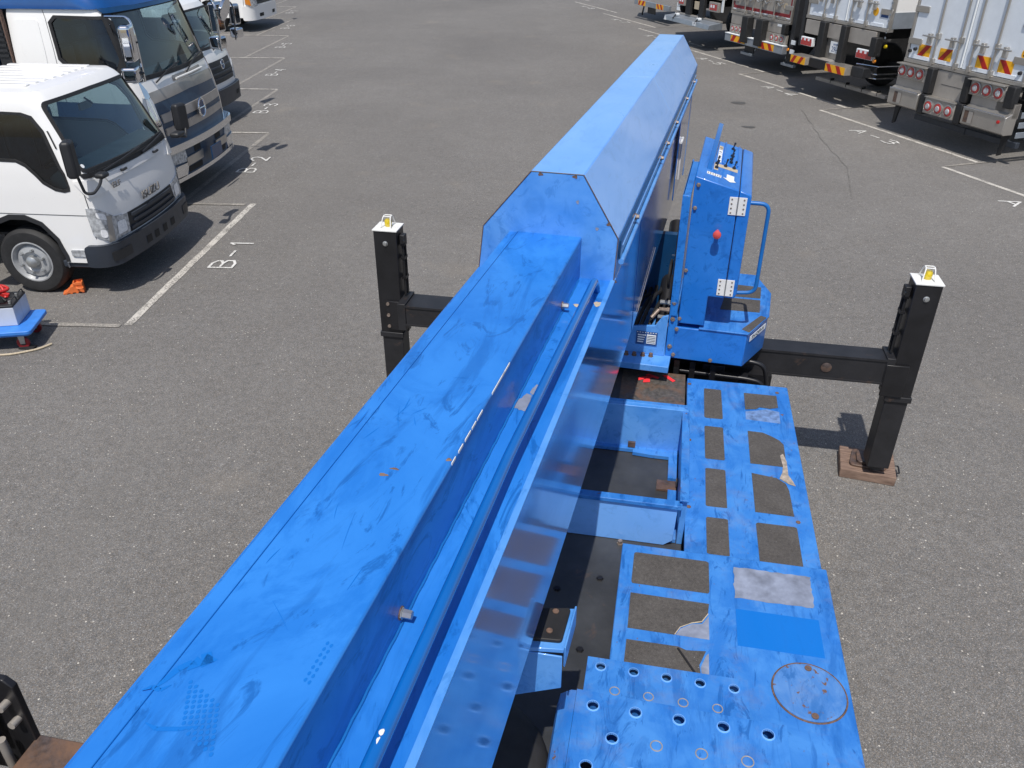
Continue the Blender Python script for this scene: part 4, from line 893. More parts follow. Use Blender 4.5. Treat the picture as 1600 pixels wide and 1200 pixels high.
cab.surf('cowl', 'rubber', [(-.86, 1.215), (0, 1.205), (.86, 1.215), (.88, 1.262), (0, 1.25), (-.88, 1.262)], (), .012, .06, .01)
for y in (-.36, .34): MB().tube([cab.P(y, 1.17, .01), cab.P(y, 1.175, .045), cab.P(y+.05, 1.18, .05)], .013, 8).build('washer_nozzle', 'plastic', EF, elf, smooth=True)
wiper(EF, elf, [cab.P(-.62, 1.235, .02), cab.P(-.30, 1.262, .03), cab.P(.10, 1.29, .03)]); wiper(EF, elf, [cab.P(.12, 1.225, .02), cab.P(.40, 1.262, .03), cab.P(.70, 1.29, .03)])
def bumper(cb, name, mat, z0, z1, tmax, off=.05, **k): return cb.surf(name, mat, round_poly([(-tmax, z0), (tmax, z0), (tmax, z1), (-tmax, z1)], .05), (), off, .06, .07, **k)
bp = bumper(cab, 'bumper', 'bumper', .33, .555, 1.06)
for y, w in ((-.28, .05), (-.12, .045), (.07, .045), (.27, .05)): cab.surf('bumper_slot', 'dark', [(y-w, .38), (y+w, .38), (y+w, .46), (y-w, .46)], (), .053, .05)
for y in (-.72, .72): cab.surf('fog_recess', 'plastic', round_poly([(y-.12, .38), (y+.12, .38), (y+.12, .48), (y-.12, .48)], .02), (), .056, .05, .01)
text('maker_name', 'ISUZU', .115, 'letter', plane_frame(EF, (-.012, 0, .85), (0, 1, 0), (-.04, 0, 1)), elf, 1.22, .006)
text('model_name', 'ELF', .075, 'letter', plane_frame(EF, (-.068, -.52, 1.075), (.10, 1, 0), (-.12, 0, 1)), elf, 1.25, .004)
interior(EF, elf, -1.55, -.12, .88, .62, 1.26, -.42)
cab.surf('inspection_sticker', 'tag', round_poly([(-.80, 1.80), (-.75, 1.80), (-.75, 1.86), (-.80, 1.86)], .005), (), -.008, .03)
cab.surf('inspection_sticker', 'tag', circle(-.80, 1.325, .018, 12), (), -.008, .03)
m_ = mirror(EF, elf, (-.12, -1.08, 1.47), .165, .09, .34, 'plastic', lean=.3)
MB().tube(arc_path([(-.03, -.80, 1.24), (.0, -.92, 1.18), (-.02, -1.02, 1.13), (-.08, -1.06, 1.14), (-.10, -1.075, 1.30)], .06, 6), .014, 10).build('mirror_arm', 'plastic', EF, elf, smooth=True)
m_ = mirror(EF, elf, (-.06, 1.09, 1.38), .165, .09, .30, 'plastic', lean=-.3)
MB().tube(arc_path([(-.04, .80, 1.24), (.03, .92, 1.20), (.0, 1.02, 1.18), (-.02, 1.08, 1.25)], .05, 6), .016, 10).build('mirror_arm', 'plastic', EF, elf, smooth=True)
MB().box(-.06, .05, .74, .90, 1.22, 1.275).build('mirror_base', 'plastic', EF, elf, bevel=.02); MB().box(-.08, .02, -.86, -.74, 1.22, 1.27).build('mirror_base', 'plastic', EF, elf, bevel=.02)
MB().tube([(-.42, 0, 1.74), (-.50, .0, 1.80)], .01, 6).build('inner_mirror_stem', 'plastic', EF, elf)
MB().prism(round_poly([(-.11, -.035), (.11, -.035), (.11, .035), (-.11, .035)], .02), 'x', -.53, -.51).build('inner_mirror', 'steel_dull', EF @ Matrix.Translation((0, .02, 1.72)), elf)
axle_wheels(EF, elf, -.965, .885, .345, .20, 'silverrim')
MB().box(-.64, -.25, -.86, .86, .30, .37).build('step_sill', 'bumper', EF, elf, bevel=.01)
m = MB(); m.box(-5.6, -.3, -.38, -.30, .50, .68); m.box(-5.6, -.3, .30, .38, .50, .68); m.box(-1.5, -.2, -.30, .30, .40, .62); m.box(-1.36, -.60, -.62, .62, .45, .8)
m.build('chassis', 'dark', EF, elf)
MB().box(-5.4, -1.95, -.95, .95, .80, .92).build('load_bed', 'white', EF, elf, bevel=.01)
for sd in (-1, 1): MB().box(-5.4, -1.95, sd*.95-.02, sd*.95+.02, .92, 1.3).build('bed_side', 'white', EF, elf, bevel=.01)
axle_wheels(EF, elf, -3.6, .90, .345, .20)
MB().box(-1.74, -1.665, -.85, .52, 1.99, 2.045).build('head_board_rail', 'cream', EF, elf, bevel=.004)
MB().box(-1.83, -1.735, -.85, .56, 1.90, 1.985).build('head_board', 'rusty', EF, elf); MB().box(-1.72, -1.68, -.85, -.78, .9, 2.0).build('head_board_post', 'cream', EF, elf); MB().box(-1.72, -1.68, .46, .52, .9, 2.0).build('head_board_post', 'cream', EF, elf)
CF = EF @ Matrix.Translation((-.40, -.82, 0)) @ Matrix.Rotation(-.15, 4, 'Z')

# ---- medium duty truck builder (stalls two, three and five)
def medium_truck(name, label, F, hw, s, style):
    t = thing(name, label, 'truck', F, None)
    k = s
    L = [(.40*k, .0, hw, .30, .10), (.80*k, .02, hw, .30, .12), (1.10*k, 0, hw, .28, .12), (1.40*k, -.06, hw, .26, .12), (1.60*k, -.12, hw-.01, .24, .12), (2.0*k, -.22, hw-.05, .22, .12), (2.40*k, -.33, hw-.10, .20, .12), (2.50*k, -.40, hw-.13, .20, .12)]
    c = Cab(F, L, -1.62, t)
    wi = ws_poly(c, 1.66*k, 2.36*k, hw-.10, hw-.16, .07); wo = ws_poly(c, 1.61*k, 2.40*k, hw-.05, hw-.11, .08)
    si = [(-.34, 1.86*k), (-.32, 1.92*k), (-.37, 2.26*k), (-.44, 2.32*k), (-1.02, 2.33*k), (-1.08, 2.28*k), (-1.04, 1.90*k), (-.98, 1.84*k), (-.60, 1.80*k), (-.40, 1.74*k)]
    so = [(-.30, 1.80*k), (-.28, 1.92*k), (-.335, 2.29*k), (-.43, 2.355*k), (-1.04, 2.365*k), (-1.12, 2.29*k), (-1.08, 1.88*k), (-1.0, 1.80*k), (-.60, 1.765*k), (-.36, 1.70*k)]
    mid = lambda P, Q: [((a[0]+b[0])/2, (a[1]+b[1])/2) for a, b in zip(P, Q)]
    H = [mid(wi, wo), c.side_poly(mid(si, so), -1), c.side_poly(mid(si, so), 1)]
    ar = [(-.92, .46*k), (-.94, .62*k), (-1.05, .82*k), (-1.20, .92*k), (-1.45, .92*k), (-1.6, .86*k), (-1.6, .46*k)]
    H += [[(c.tx(x, z, sd), z) for x, z in ar] for sd in (-1, 1)]
    c.surf('cab_shell', 'white', body_outline(c, .42*k, 2.50*k), H, 0, .09, .03)
    c.surf('windscreen', 'glass', wi, (), -.012, .10); c.surf('windscreen_seal', 'rubber', wo, [wi], .004, .08, .02)
    for sd in (-1, 1):
        c.surf('side_window', 'glass_dark', c.side_poly(si, sd), (), -.012, .10); c.surf('window_seal', 'rubber', c.side_poly(so, sd), [c.side_poly(si, sd)], .005, .08, .02)
        c.surf('door_seam', 'plastic', c.side_poly([(-1.16, .95*k), (-1.16, 2.42*k), (-1.166, 2.42*k), (-1.166, .95*k)], sd), (), .003, .09)
        c.surf('rear_panel', 'white', c.side_poly(round_poly([(-1.24, 1.2*k), (-1.52, 1.2*k), (-1.52, 2.32*k), (-1.24, 2.32*k)], .05), sd), (), .008, .09, .01)
    if style in ('chrome', 'plain'):
        c.roof('white', 2.50*k, .05)
    interior(F, t, -1.55, -.14, hw-.06, 1.0*k, 1.62*k, -hw*.45)
    wiper(F, t, [c.P(-.70, 1.56*k, .02), c.P(-.36, 1.66*k, .035), c.P(-.02, 1.71*k, .035)]); wiper(F, t, [c.P(.10, 1.56*k, .02), c.P(.40, 1.66*k, .035), c.P(.80, 1.71*k, .035)])
    m = MB(); m.box(-6.2, -.5, -.42, -.33, .60*k, .86*k); m.box(-6.2, -.5, .33, .42, .60*k, .86*k); m.box(-1.5, -.3, -.6, .6, .45*k, .95*k); m.build('chassis', 'dark', F, t)
    axle_wheels(F, t, -1.30, hw-.02, .42*k, .24, 'steel'); axle_wheels(F, t, -5.0, hw-.05, .42*k, .24, 'steel')
    return t, c
def emblem(F, par, x, y, z, r, mat='chrome'):
    G = F @ Matrix.Translation((x, y, z))
    m = MB().tube([(0, r*.82*math.cos(a), r*math.sin(a)) for a in [2*PI*k/32 for k in range(32)]], r*.13, 8, True); m.tube([(0, -r*.78, 0), (0, r*.78, 0)], r*.09, 8)
    o = m.build('emblem', mat, G, par, smooth=True)
    MB().lathe([(r*.8, -.012), (r*.8, -.004)], (0, 0, 0), 'x', 28).build('emblem_disc', 'navy', G, par)
HF = frame(4.5) @ Matrix.Translation((-5.19, 11.05, 0))
hino, c = medium_truck('box_truck', 'white medium truck with metallic blue roof deflector, chrome bumper and dark blue box body', HF, 1.16, 1.0, 'deflector')
# blue roof deflector
c2 = Cab(HF, [(2.43, -.33, 1.07, .22, .14), (2.50, -.36, 1.07, .24, .14), (2.75, -.62, 1.02, .30, .16), (3.05, -.98, .95, .35, .16), (3.2, -1.2, .90, .35, .16)], -1.75, hino)
c2.surf('roof_deflector', 'defl', body_outline(c2, 2.43, 3.2), (), .012, .09, .03)
c2.roof('defl', 3.2, .03)
c.surf('deflector_lip', 'navy', [(-1.02, 2.385), (1.02, 2.385), (1.05, 2.44), (-1.05, 2.44)], (), .03, .08, .03)
for sd in (-1, 1):
    c.surf('chrome_corner', 'chrome', [(c.tx(-.12, 1.5, sd), 1.60), (c.tx(-.17, 1.5, sd), 1.05), (c.tx(-.14, 1.0, sd), .80), (sd*.90, .80), (sd*.92, 1.05), (sd*.93, 1.50), (sd*.98, 1.61)], (), .010, .06, .01)
    c.surf('lower_door_trim', 'navy', c.side_poly([(-.22, .95), (-.22, 1.38), (-1.16, 1.40), (-1.6, 1.40), (-1.6, 1.0)], sd), (), .006, .09)
    c.surf('headlight', 'clearlens', round_poly([(sd*.62, .56), (c.tx(-.16, .6, sd), .60), (c.tx(-.20, .7, sd), .72), (sd*.66, .72)], .02), (), .072, .05, .03)
    c.surf('indicator', 'amber', round_poly([(c.tx(-.12, .6, sd), .62), (c.tx(-.15, .6, sd), .62), (c.tx(-.17, .7, sd), .70), (c.tx(-.13, .7, sd), .70)], .01), (), .078, .05, .01)
    c.surf('lower_lamp', 'plastic', round_poly([(sd*.74, .40), (c.tx(-.14, .6, sd), .42), (c.tx(-.16, .7, sd), .49), (sd*.76, .49)], .02), (), .080, .05, .02)
c.surf('upper_panel', 'grillegrey', [(-.90, 1.34), (0, 1.37), (.90, 1.34), (.92, 1.47), (0, 1.50), (-.92, 1.47)], (), .008, .07, .01)
c.surf('grab_recess', 'steel_dull', round_poly([(-.32, 1.505), (.62, 1.505), (.60, 1.575), (-.30, 1.575)], .02), (), .006, .06)
MB().tube([c.P(-.28, 1.54, .04), c.P(.12, 1.545, .05), c.P(.58, 1.54, .04)], .014, 8).build('grab_bar', 'white_flat', HF, hino, smooth=True)
c.surf('grille_field', 'grilleblue', [(-.90, .80), (.90, .80), (.90, 1.34), (0, 1.37), (-.90, 1.34)], (), .006, .07, .01)
for z0, z1 in ((1.10, 1.20), (.94, 1.03)):
    c.surf('grille_bar', 'grillegrey', [(-.88, z0), (.88, z0), (.88, z1), (.2, z1+.01), (-.2, z1+.01), (-.88, z1)], (), .026, .06, .02)
emblem(HF, hino, .075, 0, 1.12, .115)
c.surf('bumper_beam', 'chrome', round_poly([(-1.34, .73), (1.34, .73), (1.34, .82), (-1.34, .82)], .03), (), .10, .06, .09)
c.surf('bumper', 'grilleblue', round_poly([(-1.34, .36), (1.34, .36), (1.34, .735), (-1.34, .735)], .04), (), .06, .06, .06)
c.surf('bumper_chrome', 'steel', [(-.66, .50), (-.24, .51), (-.22, .62), (-.66, .61)], (), .085, .06, .02); c.surf('bumper_chrome', 'steel', [(.66, .50), (.24, .51), (.22, .62), (.66, .61)], (), .085, .06, .02)
c.surf('bumper_chrome', 'chrome', round_poly([(-1.34, .345), (1.34, .345), (1.34, .395), (-1.34, .395)], .02), (), .085, .06, .05)
for sd in (-1, 1): c.surf('bumper_chrome', 'chrome', [(sd*.70, .40), (c.tx(-.2, .5, sd), .42), (c.tx(-.2, .5, sd), .56), (sd*.62, .545)], (), .082, .06, .02)
c.surf('bumper_slot', 'dark', [(-.62, .405), (-.25, .405), (-.25, .48), (-.62, .48)], (), .066, .06); c.surf('bumper_slot', 'dark', [(.62, .405), (.25, .405), (.25, .48), (.62, .48)], (), .066, .06)
c.surf('bumper_slot', 'dark', [(.25, .63), (.45, .63), (.45, .72), (.25, .72)], (), .066, .06); c.surf('bumper_slot', 'dark', [(-.25, .63), (-.42, .63), (-.42, .72), (-.25, .72)], (), .066, .06)
MB().box(.17, .185, -.17, .17, .47, .635).build('plate_holder', 'navy', HF, hino)
for y, z in ((-1.30, 2.10), (1.30, 2.10)):
    sg = 1 if y > 0 else -1
    mirror(HF, hino, (-.06, y, z), .20, .13, .40, 'chrome', lean=-.2*sg); mirror(HF, hino, (-.10, y-.0*sg, z-.34), .21, .17, .17, 'chrome', lean=-.2*sg)
    MB().tube(arc_path([(-.40, sg*1.08, 2.36), (-.06, sg*1.18, 2.37), (-.02, sg*1.20, 2.2), (-.02, sg*1.19, 1.66)], .08, 6), .015, 8).build('mirror_arm', 'chrome', HF, hino, smooth=True)
    for zz in (z, z-.34): MB().tube([(-.02, sg*1.19, zz), (-.05, y, zz)], .02, 8).build('mirror_arm', 'plastic', HF, hino, smooth=True)
um = MB().lathe([(.001, -.05), (.10, -.045), (.15, -.02), (.16, .01), (.155, .02), (.001, .021)], (0, 0, 0), 'z', 28).build('front_view_mirror', 'chrome', HF @ Matrix.Translation((.12, 1.18, 2.22)) @ Matrix.Rotation(1.9, 4, 'Y'), hino, smooth=True)
MB().tube([(-.02, 1.19, 2.2), (.10, 1.18, 2.22)], .012, 8).build('mirror_arm', 'plastic', HF, hino, smooth=True)
c.surf('inspection_sticker', 'tag', round_poly([(-1.0, 2.26), (-.95, 2.26), (-.95, 2.33), (-1.0, 2.33)], .005), (), -.006, .03)
MB().box(-7.4, -1.9, -1.2, 1.2, .98, 3.3).build('box_body', 'navy', HF, hino, bevel=.03)
MB().box(-1.82, -1.66, -1.12, -1.0, .8, 2.4).build('cab_rear_duct', 'plastic', HF, hino, bevel=.01); MB().box(-1.645, -1.63, -1.155, -1.10, 1.2, 2.42).build('rear_edge_trim', 'rustbolt', HF, hino)
for k in range(7): MB().box(-1.80, -1.68, -1.135, -1.12, 1.9+k*.06, 1.93+k*.06).build('duct_slat', 'plastic', HF, hino)

D3 = frame(4.5) @ Matrix.Translation((-6.48, 14.98, 0))
t3, c3 = medium_truck('white_flat_truck', 'white truck with black grille and chrome mirrors, half hidden behind the blue roofed truck', D3, 1.0, .80, 'plain')
c3.surf('front_grille', 'plastic', [(-.66, .72), (.66, .72), (.70, 1.08), (-.70, 1.08)], (), .010, .06, .02)
for z in (.80, .88, .98): c3.surf('grille_bar', 'bumper', [(-.62, z-.012), (.62, z-.012), (.62, z+.012), (-.62, z+.012)], (), .03, .06, .02)
emblem(D3, t3, .075, 0, 1.03, .075)
c3.surf('bumper', 'bumper', round_poly([(-1.12, .33), (1.12, .33), (1.12, .62), (-1.12, .62)], .05), (), .06, .06, .06)
for y in (-.6, .6): c3.surf('fog_recess', 'dark', round_poly([(y-.09, .42), (y+.09, .42), (y+.09, .50), (y-.09, .50)], .02), (), .064, .05)
for sd in (-1, 1):
    c3.surf('headlight', 'clearlens', [(sd*.72, .68), (sd*1.02, .68), (c3.tx(-.22, .8, sd), .80), (c3.tx(-.24, .9, sd), 1.02), (sd*.88, 1.0), (sd*.74, .90)], (), .012, .05, .02)
    c3.surf('indicator', 'amber', round_poly([(c3.tx(-.12, .6, sd), .72), (c3.tx(-.17, .6, sd), .72), (c3.tx(-.18, .7, sd), .80), (c3.tx(-.13, .7, sd), .80)], .01), (), .02, .05, .01)
    mirror(D3, t3, (-.05, sd*1.22, 1.72), .20, .12, .36, 'chrome', lean=-.2*sd); mirror(D3, t3, (-.06, sd*1.22, 1.40), .22, .16, .17, 'chrome', lean=-.2*sd)
    MB().tube(arc_path([(-.30, sd*.92, 1.95), (-.02, sd*1.06, 1.95), (-.0, sd*1.08, 1.8), (-.02, sd*1.02, 1.30)], .08, 6), .013, 8).build('mirror_arm', 'plastic', D3, t3, smooth=True)
    for zz in (1.72, 1.40): MB().tube([(-.01, sd*1.06, zz), (-.04, sd*1.22, zz)], .018, 8).build('mirror_arm', 'plastic', D3, t3, smooth=True)
MB().box(-5.2, -1.9, -1.0, 1.0, .85, .98).build('load_bed', 'navy', D3, t3, bevel=.01)

D5 = frame(4.5) @ Matrix.Translation((-10.28, 28.2, 0))
t5, c5 = medium_truck('white_cargo_truck', 'white truck with narrow black grille and orange headlamp indicator, farther up the left row', D5, 1.2, 1.0, 'plain')
c5.surf('front_grille', 'plastic', [(-.80, .78), (.80, .78), (.84, 1.0), (-.84, 1.0)], (), .010, .08, .02)
for z in (.84, .92): c5.surf('grille_bar', 'bumper', [(-.76, z-.012), (.76, z-.012), (.76, z+.012), (-.76, z+.012)], (), .03, .08, .02)
c5.surf('bumper', 'white', round_poly([(-1.34, .34), (1.34, .34), (1.34, .76), (-1.34, .76)], .06), (), .06, .08, .06)
for y in (-.55, .55): c5.surf('fog_recess', 'dark', round_poly([(y-.15, .42), (y+.15, .42), (y+.15, .52), (y-.15, .52)], .02), (), .064, .06)
emblem(D5, t5, .08, 0, .93, .075)
for sd in (-1, 1):
    c5.surf('headlight', 'clearlens', [(sd*.80, .74), (sd*1.12, .72), (c5.tx(-.22, .8, sd), .80), (c5.tx(-.22, .9, sd), .98), (sd*.84, .96)], (), .07, .06, .03)
    c5.surf('indicator', 'amber', [(sd*1.10, .76), (c5.tx(-.22, .8, sd), .82), (c5.tx(-.22, .9, sd), .97), (sd*1.12, .95)], (), .076, .06, .01)
    c5.surf('side_reflector', 'amber', circle(c5.tx(-.50, .55, sd), .55, .035, 14), (), .012, .05, .01); c5.surf('side_reflector', 'amber', circle(c5.tx(-.50, 1.2, sd), 1.22, .07, 14), (), .012, .05, .01)
    c5.surf('door_seam', 'plastic', c5.side_poly([(-.30, .5), (-.30, 1.5), (-.31, 1.5), (-.31, .5)], sd), (), .003, .09)
    mirror(D5, t5, (-.05, sd*1.42, 2.1), .20, .12, .36, 'plastic'); MB().tube([(-.10, sd*1.10, 2.1), (-.05, sd*1.42, 2.1)], .02, 8).build('mirror_arm', 'plastic', D5, t5, smooth=True)
MB().box(-7.4, -1.9, -1.2, 1.2, .98, 3.2).build('box_body', 'white', D5, t5, bevel=.03)
# its neighbour just past the top edge of the picture, seen by its shadow
D6 = frame(4.5) @ Matrix.Translation((-10.85, 32.6, 0))
def dup(o, F, label):
    r = o.copy(); C.objects.link(r); r['label'] = label; r.matrix_basis = F
    for ch in list(o.children):
        q = ch.copy(); C.objects.link(q); q.parent = r
        for g_ in list(ch.children):
            d = g_.copy(); C.objects.link(d); d.parent = q
    return r
dup(t5, D6, 'farthest white truck of the left row, cut by the top edge of the picture')

# ================================================================ box trucks seen from behind (row A)
AF = frame(-18.34)
def rear_frame(r, s):
    m = AF.copy(); x = -AF.col[1].xyz; y = AF.col[0].xyz; o = AF @ Vector((r, s, 0))
    return Matrix(((x.x, y.x, 0, o.x), (x.y, y.y, 0, o.y), (0, 0, 1, 0), (0, 0, 0, 1)))     # x right, y forward into the truck
def hazard(F, par, x0, x1, z0, z1, y, bands, name='hazard_marker', slant=1):
    o = MB().box(x0, x1, y-.004, y, z0, z1).build(name, 'orange_y', F, par); w = x1-x0; h = z1-z0
    for (a, b) in bands:
        sh = h*.75*slant
        P = [(x0+a*w-sh/2, z0), (x0+b*w-sh/2, z0), (x0+b*w+sh/2, z1), (x0+a*w+sh/2, z1)]
        P = [(min(max(x, x0), x1), z) for x, z in P]
        MB().prism(P, 'y', y-.0065, y-.0042).build('red_band', 'redrefl', F, o)
    return o
def round_lamps(F, par, xs, z, y, r=.075):
    for x in xs:
        o = MB().lathe([(r, .0), (r, -.015), (r*.88, -.020), (r*.84, -.012), (r*.80, -.012)], (x, y, z), 'y', 24).build('tail_lamp', 'steel', F, par, smooth=True)
        MB().lathe([(r*.80, -.012), (r*.72, -.022), (r*.50, -.026)], (x, y, z), 'y', 24).build('lens', 'redlens', F, o, smooth=True)
        MB().lathe([(r*.50, -.020), (r*.40, -.034), (.001, -.038)], (x, y, z), 'y', 20).build('reflector', 'clearlens', F, o, smooth=True)
def lock_rod(F, par, x, z0, z1, y, hz, side):
    o = MB().tube([(x, y-.045, z0), (x, y-.045, z1)], .017, 10).build('lock_rod', 'steel', F, par, smooth=True)
    for z in (z0+.06, hz+.02, z1-.3): MB().box(x-.035, x+.035, y-.06, y, z-.045, z+.045).build('rod_bracket', 'steel', F, o, bevel=.006)
    MB().tube([(x, y-.06, hz), (x+side*.30, y-.075, hz)], .014, 8).build('lock_handle', 'steel', F, o, smooth=True)
    MB().box(x+side*.17-.03, x+side*.17+.03, y-.07, y-.005, hz-.11, hz+.04).build('handle_keeper', 'steel', F, o, bevel=.006)
def box_truck(label, F, W, zs, top=3.55, ln=8.5, door='white_door', side='white', sill='steel_dull', rods=(-.70, -.22, .16, .66), name='box_truck'):
    t = thing(name, label, 'truck', F)
    h = W/2
    MB().box(-h, h, .06, ln, zs, top).build('cargo_box', side, F, t, bevel=.02)
    fr = MB(); fr.box(-h, -h+.045, -.02, .06, zs-.02, top); fr.box(h-.045, h, -.02, .06, zs-.02, top); fr.box(-h+.045, h-.045, -.02, .06, top-.08, top)
    fr.build('rear_frame', 'steel', F, t, bevel=.004)
    MB().box(-h, h, -.03, .10, zs-.06, zs-.001).build('rear_sill', 'steel', F, t, bevel=.004)
    for sd in (-1, 1):
        d = MB().box(min(sd*.012, sd*(h-.05)), max(sd*.012, sd*(h-.05)), 0, .058, zs+.005, top-.085).build('rear_door', door, F, t, bevel=.006)
        for x in rods:
            if x*sd > 0: lock_rod(F, d, x, zs-.03, top-.1, 0, zs+.42, -1 if (x < 0) == (abs(x) > .5) or x < 0 else 1) if False else lock_rod(F, d, x, zs-.03, top-.1, 0, zs+.40-.0*x, -1 if x < 0 else 1)
        for z in (zs+.28, zs+.78, zs+1.5): MB().box(min(sd*(h-.30), sd*(h+.01)), max(sd*(h-.30), sd*(h+.01)), -.022, -.002, z-.05, z+.05).build('door_hinge', 'steel', F, d, bevel=.008)
        for x in (sd*.50, sd*.90): MB().box(x-.17, x+.17, -.012, -.0005, zs+.01, zs+.07).build('kick_plate', 'steel' if door != 'white_door' else 'white_door', F, d, bevel=.003)
    MB().tube([(0, -.012, zs+.02), (0, -.012, top-.1)], .016, 8).build('door_seal', 'tag' if door == 'white_door' else 'steel', F, t, smooth=True)
    m = MB(); m.box(-.46, -.36, .3, ln, zs-.30, zs-.06); m.box(.36, .46, .3, ln, zs-.30, zs-.06)
    for y in (1.0, 1.8, 2.6, 3.4): m.box(-h+.05, h-.05, y, y+.08, zs-.12, zs-.06)
    m.build('chassis', 'dark', F, t)
    for y in (2.1, 3.3):
        for sd in (-1, 1):
            road_wheel(F @ Matrix.Rotation(PI/2, 4, 'Z'), (y, -sd*(h-.17), .46), .46, .26, t, hub=False)
    MB().box(-h+.05, h-.05, 2.0, 2.15, .40, .55).build('axle', 'dark', F, t)
    return t
def mudpad(F, par, x0, x1, z0, z1, y0=-.16, y1=-.0): return MB().box(x0, x1, y0, y1, z0, z1).build('dock_buffer', 'rubber', F, par, bevel=.015)

# A1: big white truck with stainless panels
A1R = (-.60, -.10, .19, .62); A1H = ((-.86, 1), (-.385, 1), (.40, -1), (.84, -1))
F1 = rear_frame(11.24, 10.92)
a1 = box_truck('large white box truck with stainless rear bumper and three sets of round lamps', F1, 2.50, 1.24, rods=A1R)
for (x0, x1) in ((-1.24, -.56), (.36, 1.06)):
    MB().box(x0, x1, -.10, .02, .93, 1.15).build('lamp_panel', 'steel_dull', F1, a1, bevel=.008)
    MB().box(x0-.02, x1-.0, -.16, -.0, 1.152, 1.168).build('tread_plate', 'steel', F1, a1, bevel=.003)
    for k in range(14): MB().box(x0+.01+k*.048, x0+.034+k*.048, -.15, -.02, 1.1685, 1.173).build('tread_stud', 'steel', F1, a1)
round_lamps(F1, a1, (-1.14, -.93, -.72), 1.045, -.10, .102); round_lamps(F1, a1, (.49, .715, .94), 1.04, -.10, .102)
MB().box(-.46, .28, -.02, .04, .72, 1.17).build('centre_panel', 'steel_dull', F1, a1, bevel=.004)
MB().box(-.30, .26, -.024, -.021, .955, .96).build('panel_joint', 'dark', F1, a1)
MB().box(-.42, .24, -.16, .0, .49, .74).build('lamp_panel', 'steel_dull', F1, a1, bevel=.008); MB().box(-.43, .25, -.18, .0, .742, .756).build('tread_plate', 'steel', F1, a1, bevel=.003)
for k in range(13): MB().box(-.41+k*.05, -.385+k*.05, -.17, -.03, .7565, .761).build('tread_stud', 'steel', F1, a1)
round_lamps(F1, a1, (-.31, -.09, .13), .61, -.16, .100)
for x0, x1 in ((-.565, -.43), (.245, .375), (1.09, 1.24)):
    mudpad(F1, a1, x0, x1, .86 if x1 > 1 else .78, 1.18, -.13)
    if x1 < 1: mudpad(F1, a1, x0-.0, x1, .45, .77, -.15)
for x0, x1, px in ((-1.28, -.58, -1.05), (.42, 1.26, .56)):
    MB().box(x0, x1, -.06, .06, .72, .93).build('bumper_upper', 'steel_dull', F1, a1, bevel=.006)
    o = MB(); o.prism([(-.17, .50), (-.17, .74), (-.06, .79), (.05, .79), (.05, .47), (-.12, .47)], 'x', x0, x1); o.build('rear_bumper', 'steel', F1, a1, bevel=.008)
    MB().box(px-.09, px+.09, -.175, -.171, .53, .71).build('bumper_pocket', 'rusty', F1, a1, bevel=.002); MB().box(px+.0, px+.088, -.178, -.1755, .53, .71).build('pocket_cover', 'steel_dull', F1, a1)
    MB().box(x0+.02, x1-.02, -.19, -.172, .745, .765).build('bumper_lip', 'chrome', F1, a1, bevel=.003)
MB().box(.92, 1.26, -.06, .06, .72, .93).build('bumper_upper', 'steel_dull', F1, a1); MB().lathe([(.026, 0), (.026, -.012), (.001, -.016)], (1.14, -.17, .66), 'y', 16).build('marker_lamp', 'red', F1, a1, smooth=True)
for xc, s in A1H: hazard(F1, a1, xc-.135, xc+.135, 1.31, 1.49, -.004, ((.27, .73),), slant=s*1.3)
for x, z in ((-1.17, 1.36), (-1.06, 1.40), (1.13, 1.36)): MB().lathe([(.03, 0), (.025, -.04), (.001, -.045)], (x, -.002, z), 'y', 14).build('door_buffer', 'plastic', F1, a1, smooth=True)
MB().lathe([(.09, 0), (.09, -.003), (.001, -.0031)], (1.14, -.002, 1.62), 'y', 28).build('round_sticker', 'orange_y', F1, a1)
for z in (1.645, 1.60): 
    for k in range(4): MB().box(1.085+k*.028, 1.105+k*.028, -.0065, -.0055, z-.012, z+.012).build('print_mark', 'ink', F1, a1)
for x in (-1.18, 1.18): MB().prism([(x-.07, .47), (x+.05, .47), (x-.01+.0, .15), (x-.07, .12)], 'y', .02, .05).build('mud_guard_stay', 'rubber', F1, a1)
MB().box(-.86, 1.32, .12, .20, .27, .36).build('underride_bar', 'bumper', F1, a1, bevel=.006); MB().box(.30, .31, .115, .205, .265, .365).build('bar_joint', 'dark', F1, a1)
for k in range(3): MB().box(1.27, 1.285, .1, 3.4, .42+k*.15, .51+k*.15).build('side_guard_rail', 'alu', F1, a1, bevel=.005)

# A2: white truck with number plate
F2 = rear_frame(11.86, 14.67)
a2 = box_truck('white box truck with number plate and short striped step bumpers, second from the right', F2, 2.50, 1.52, rods=(-.66, -.30, .18, .62))
for x0, x1 in ((-1.20, -.62), (-.44, .06), (.22, .98)): MB().box(x0, x1, -.04, .04, 1.17, 1.44).build('rear_panel', 'steel_dull', F2, a2, bevel=.004)
for x0, x1 in ((-.62, -.44), (.06, .22)): mudpad(F2, a2, x0, x1, .72, 1.46, -.14)
mudpad(F2, a2, 1.0, 1.16, 1.02, 1.36, -.16)
MB().box(-.45, .08, -.0, .05, .72, 1.17).build('plate_panel', 'steel', F2, a2, bevel=.004)
np_ = MB().box(-.30, .08, -.03, -.02, .90, 1.12).build('number_plate', 'tag', F2, a2, bevel=.002)
text('plate_number', '29-46', .14, 'inkblue', plane_frame(F2, (-.10, -.032, .975), (1, 0, 0), (0, 0, 1)), a2, .88, .0005)
for k in range(5): MB().box(-.20+k*.035, -.18+k*.035, -.0325, -.0305, 1.055, 1.085).build('print_mark', 'inkblue', F2, np_)
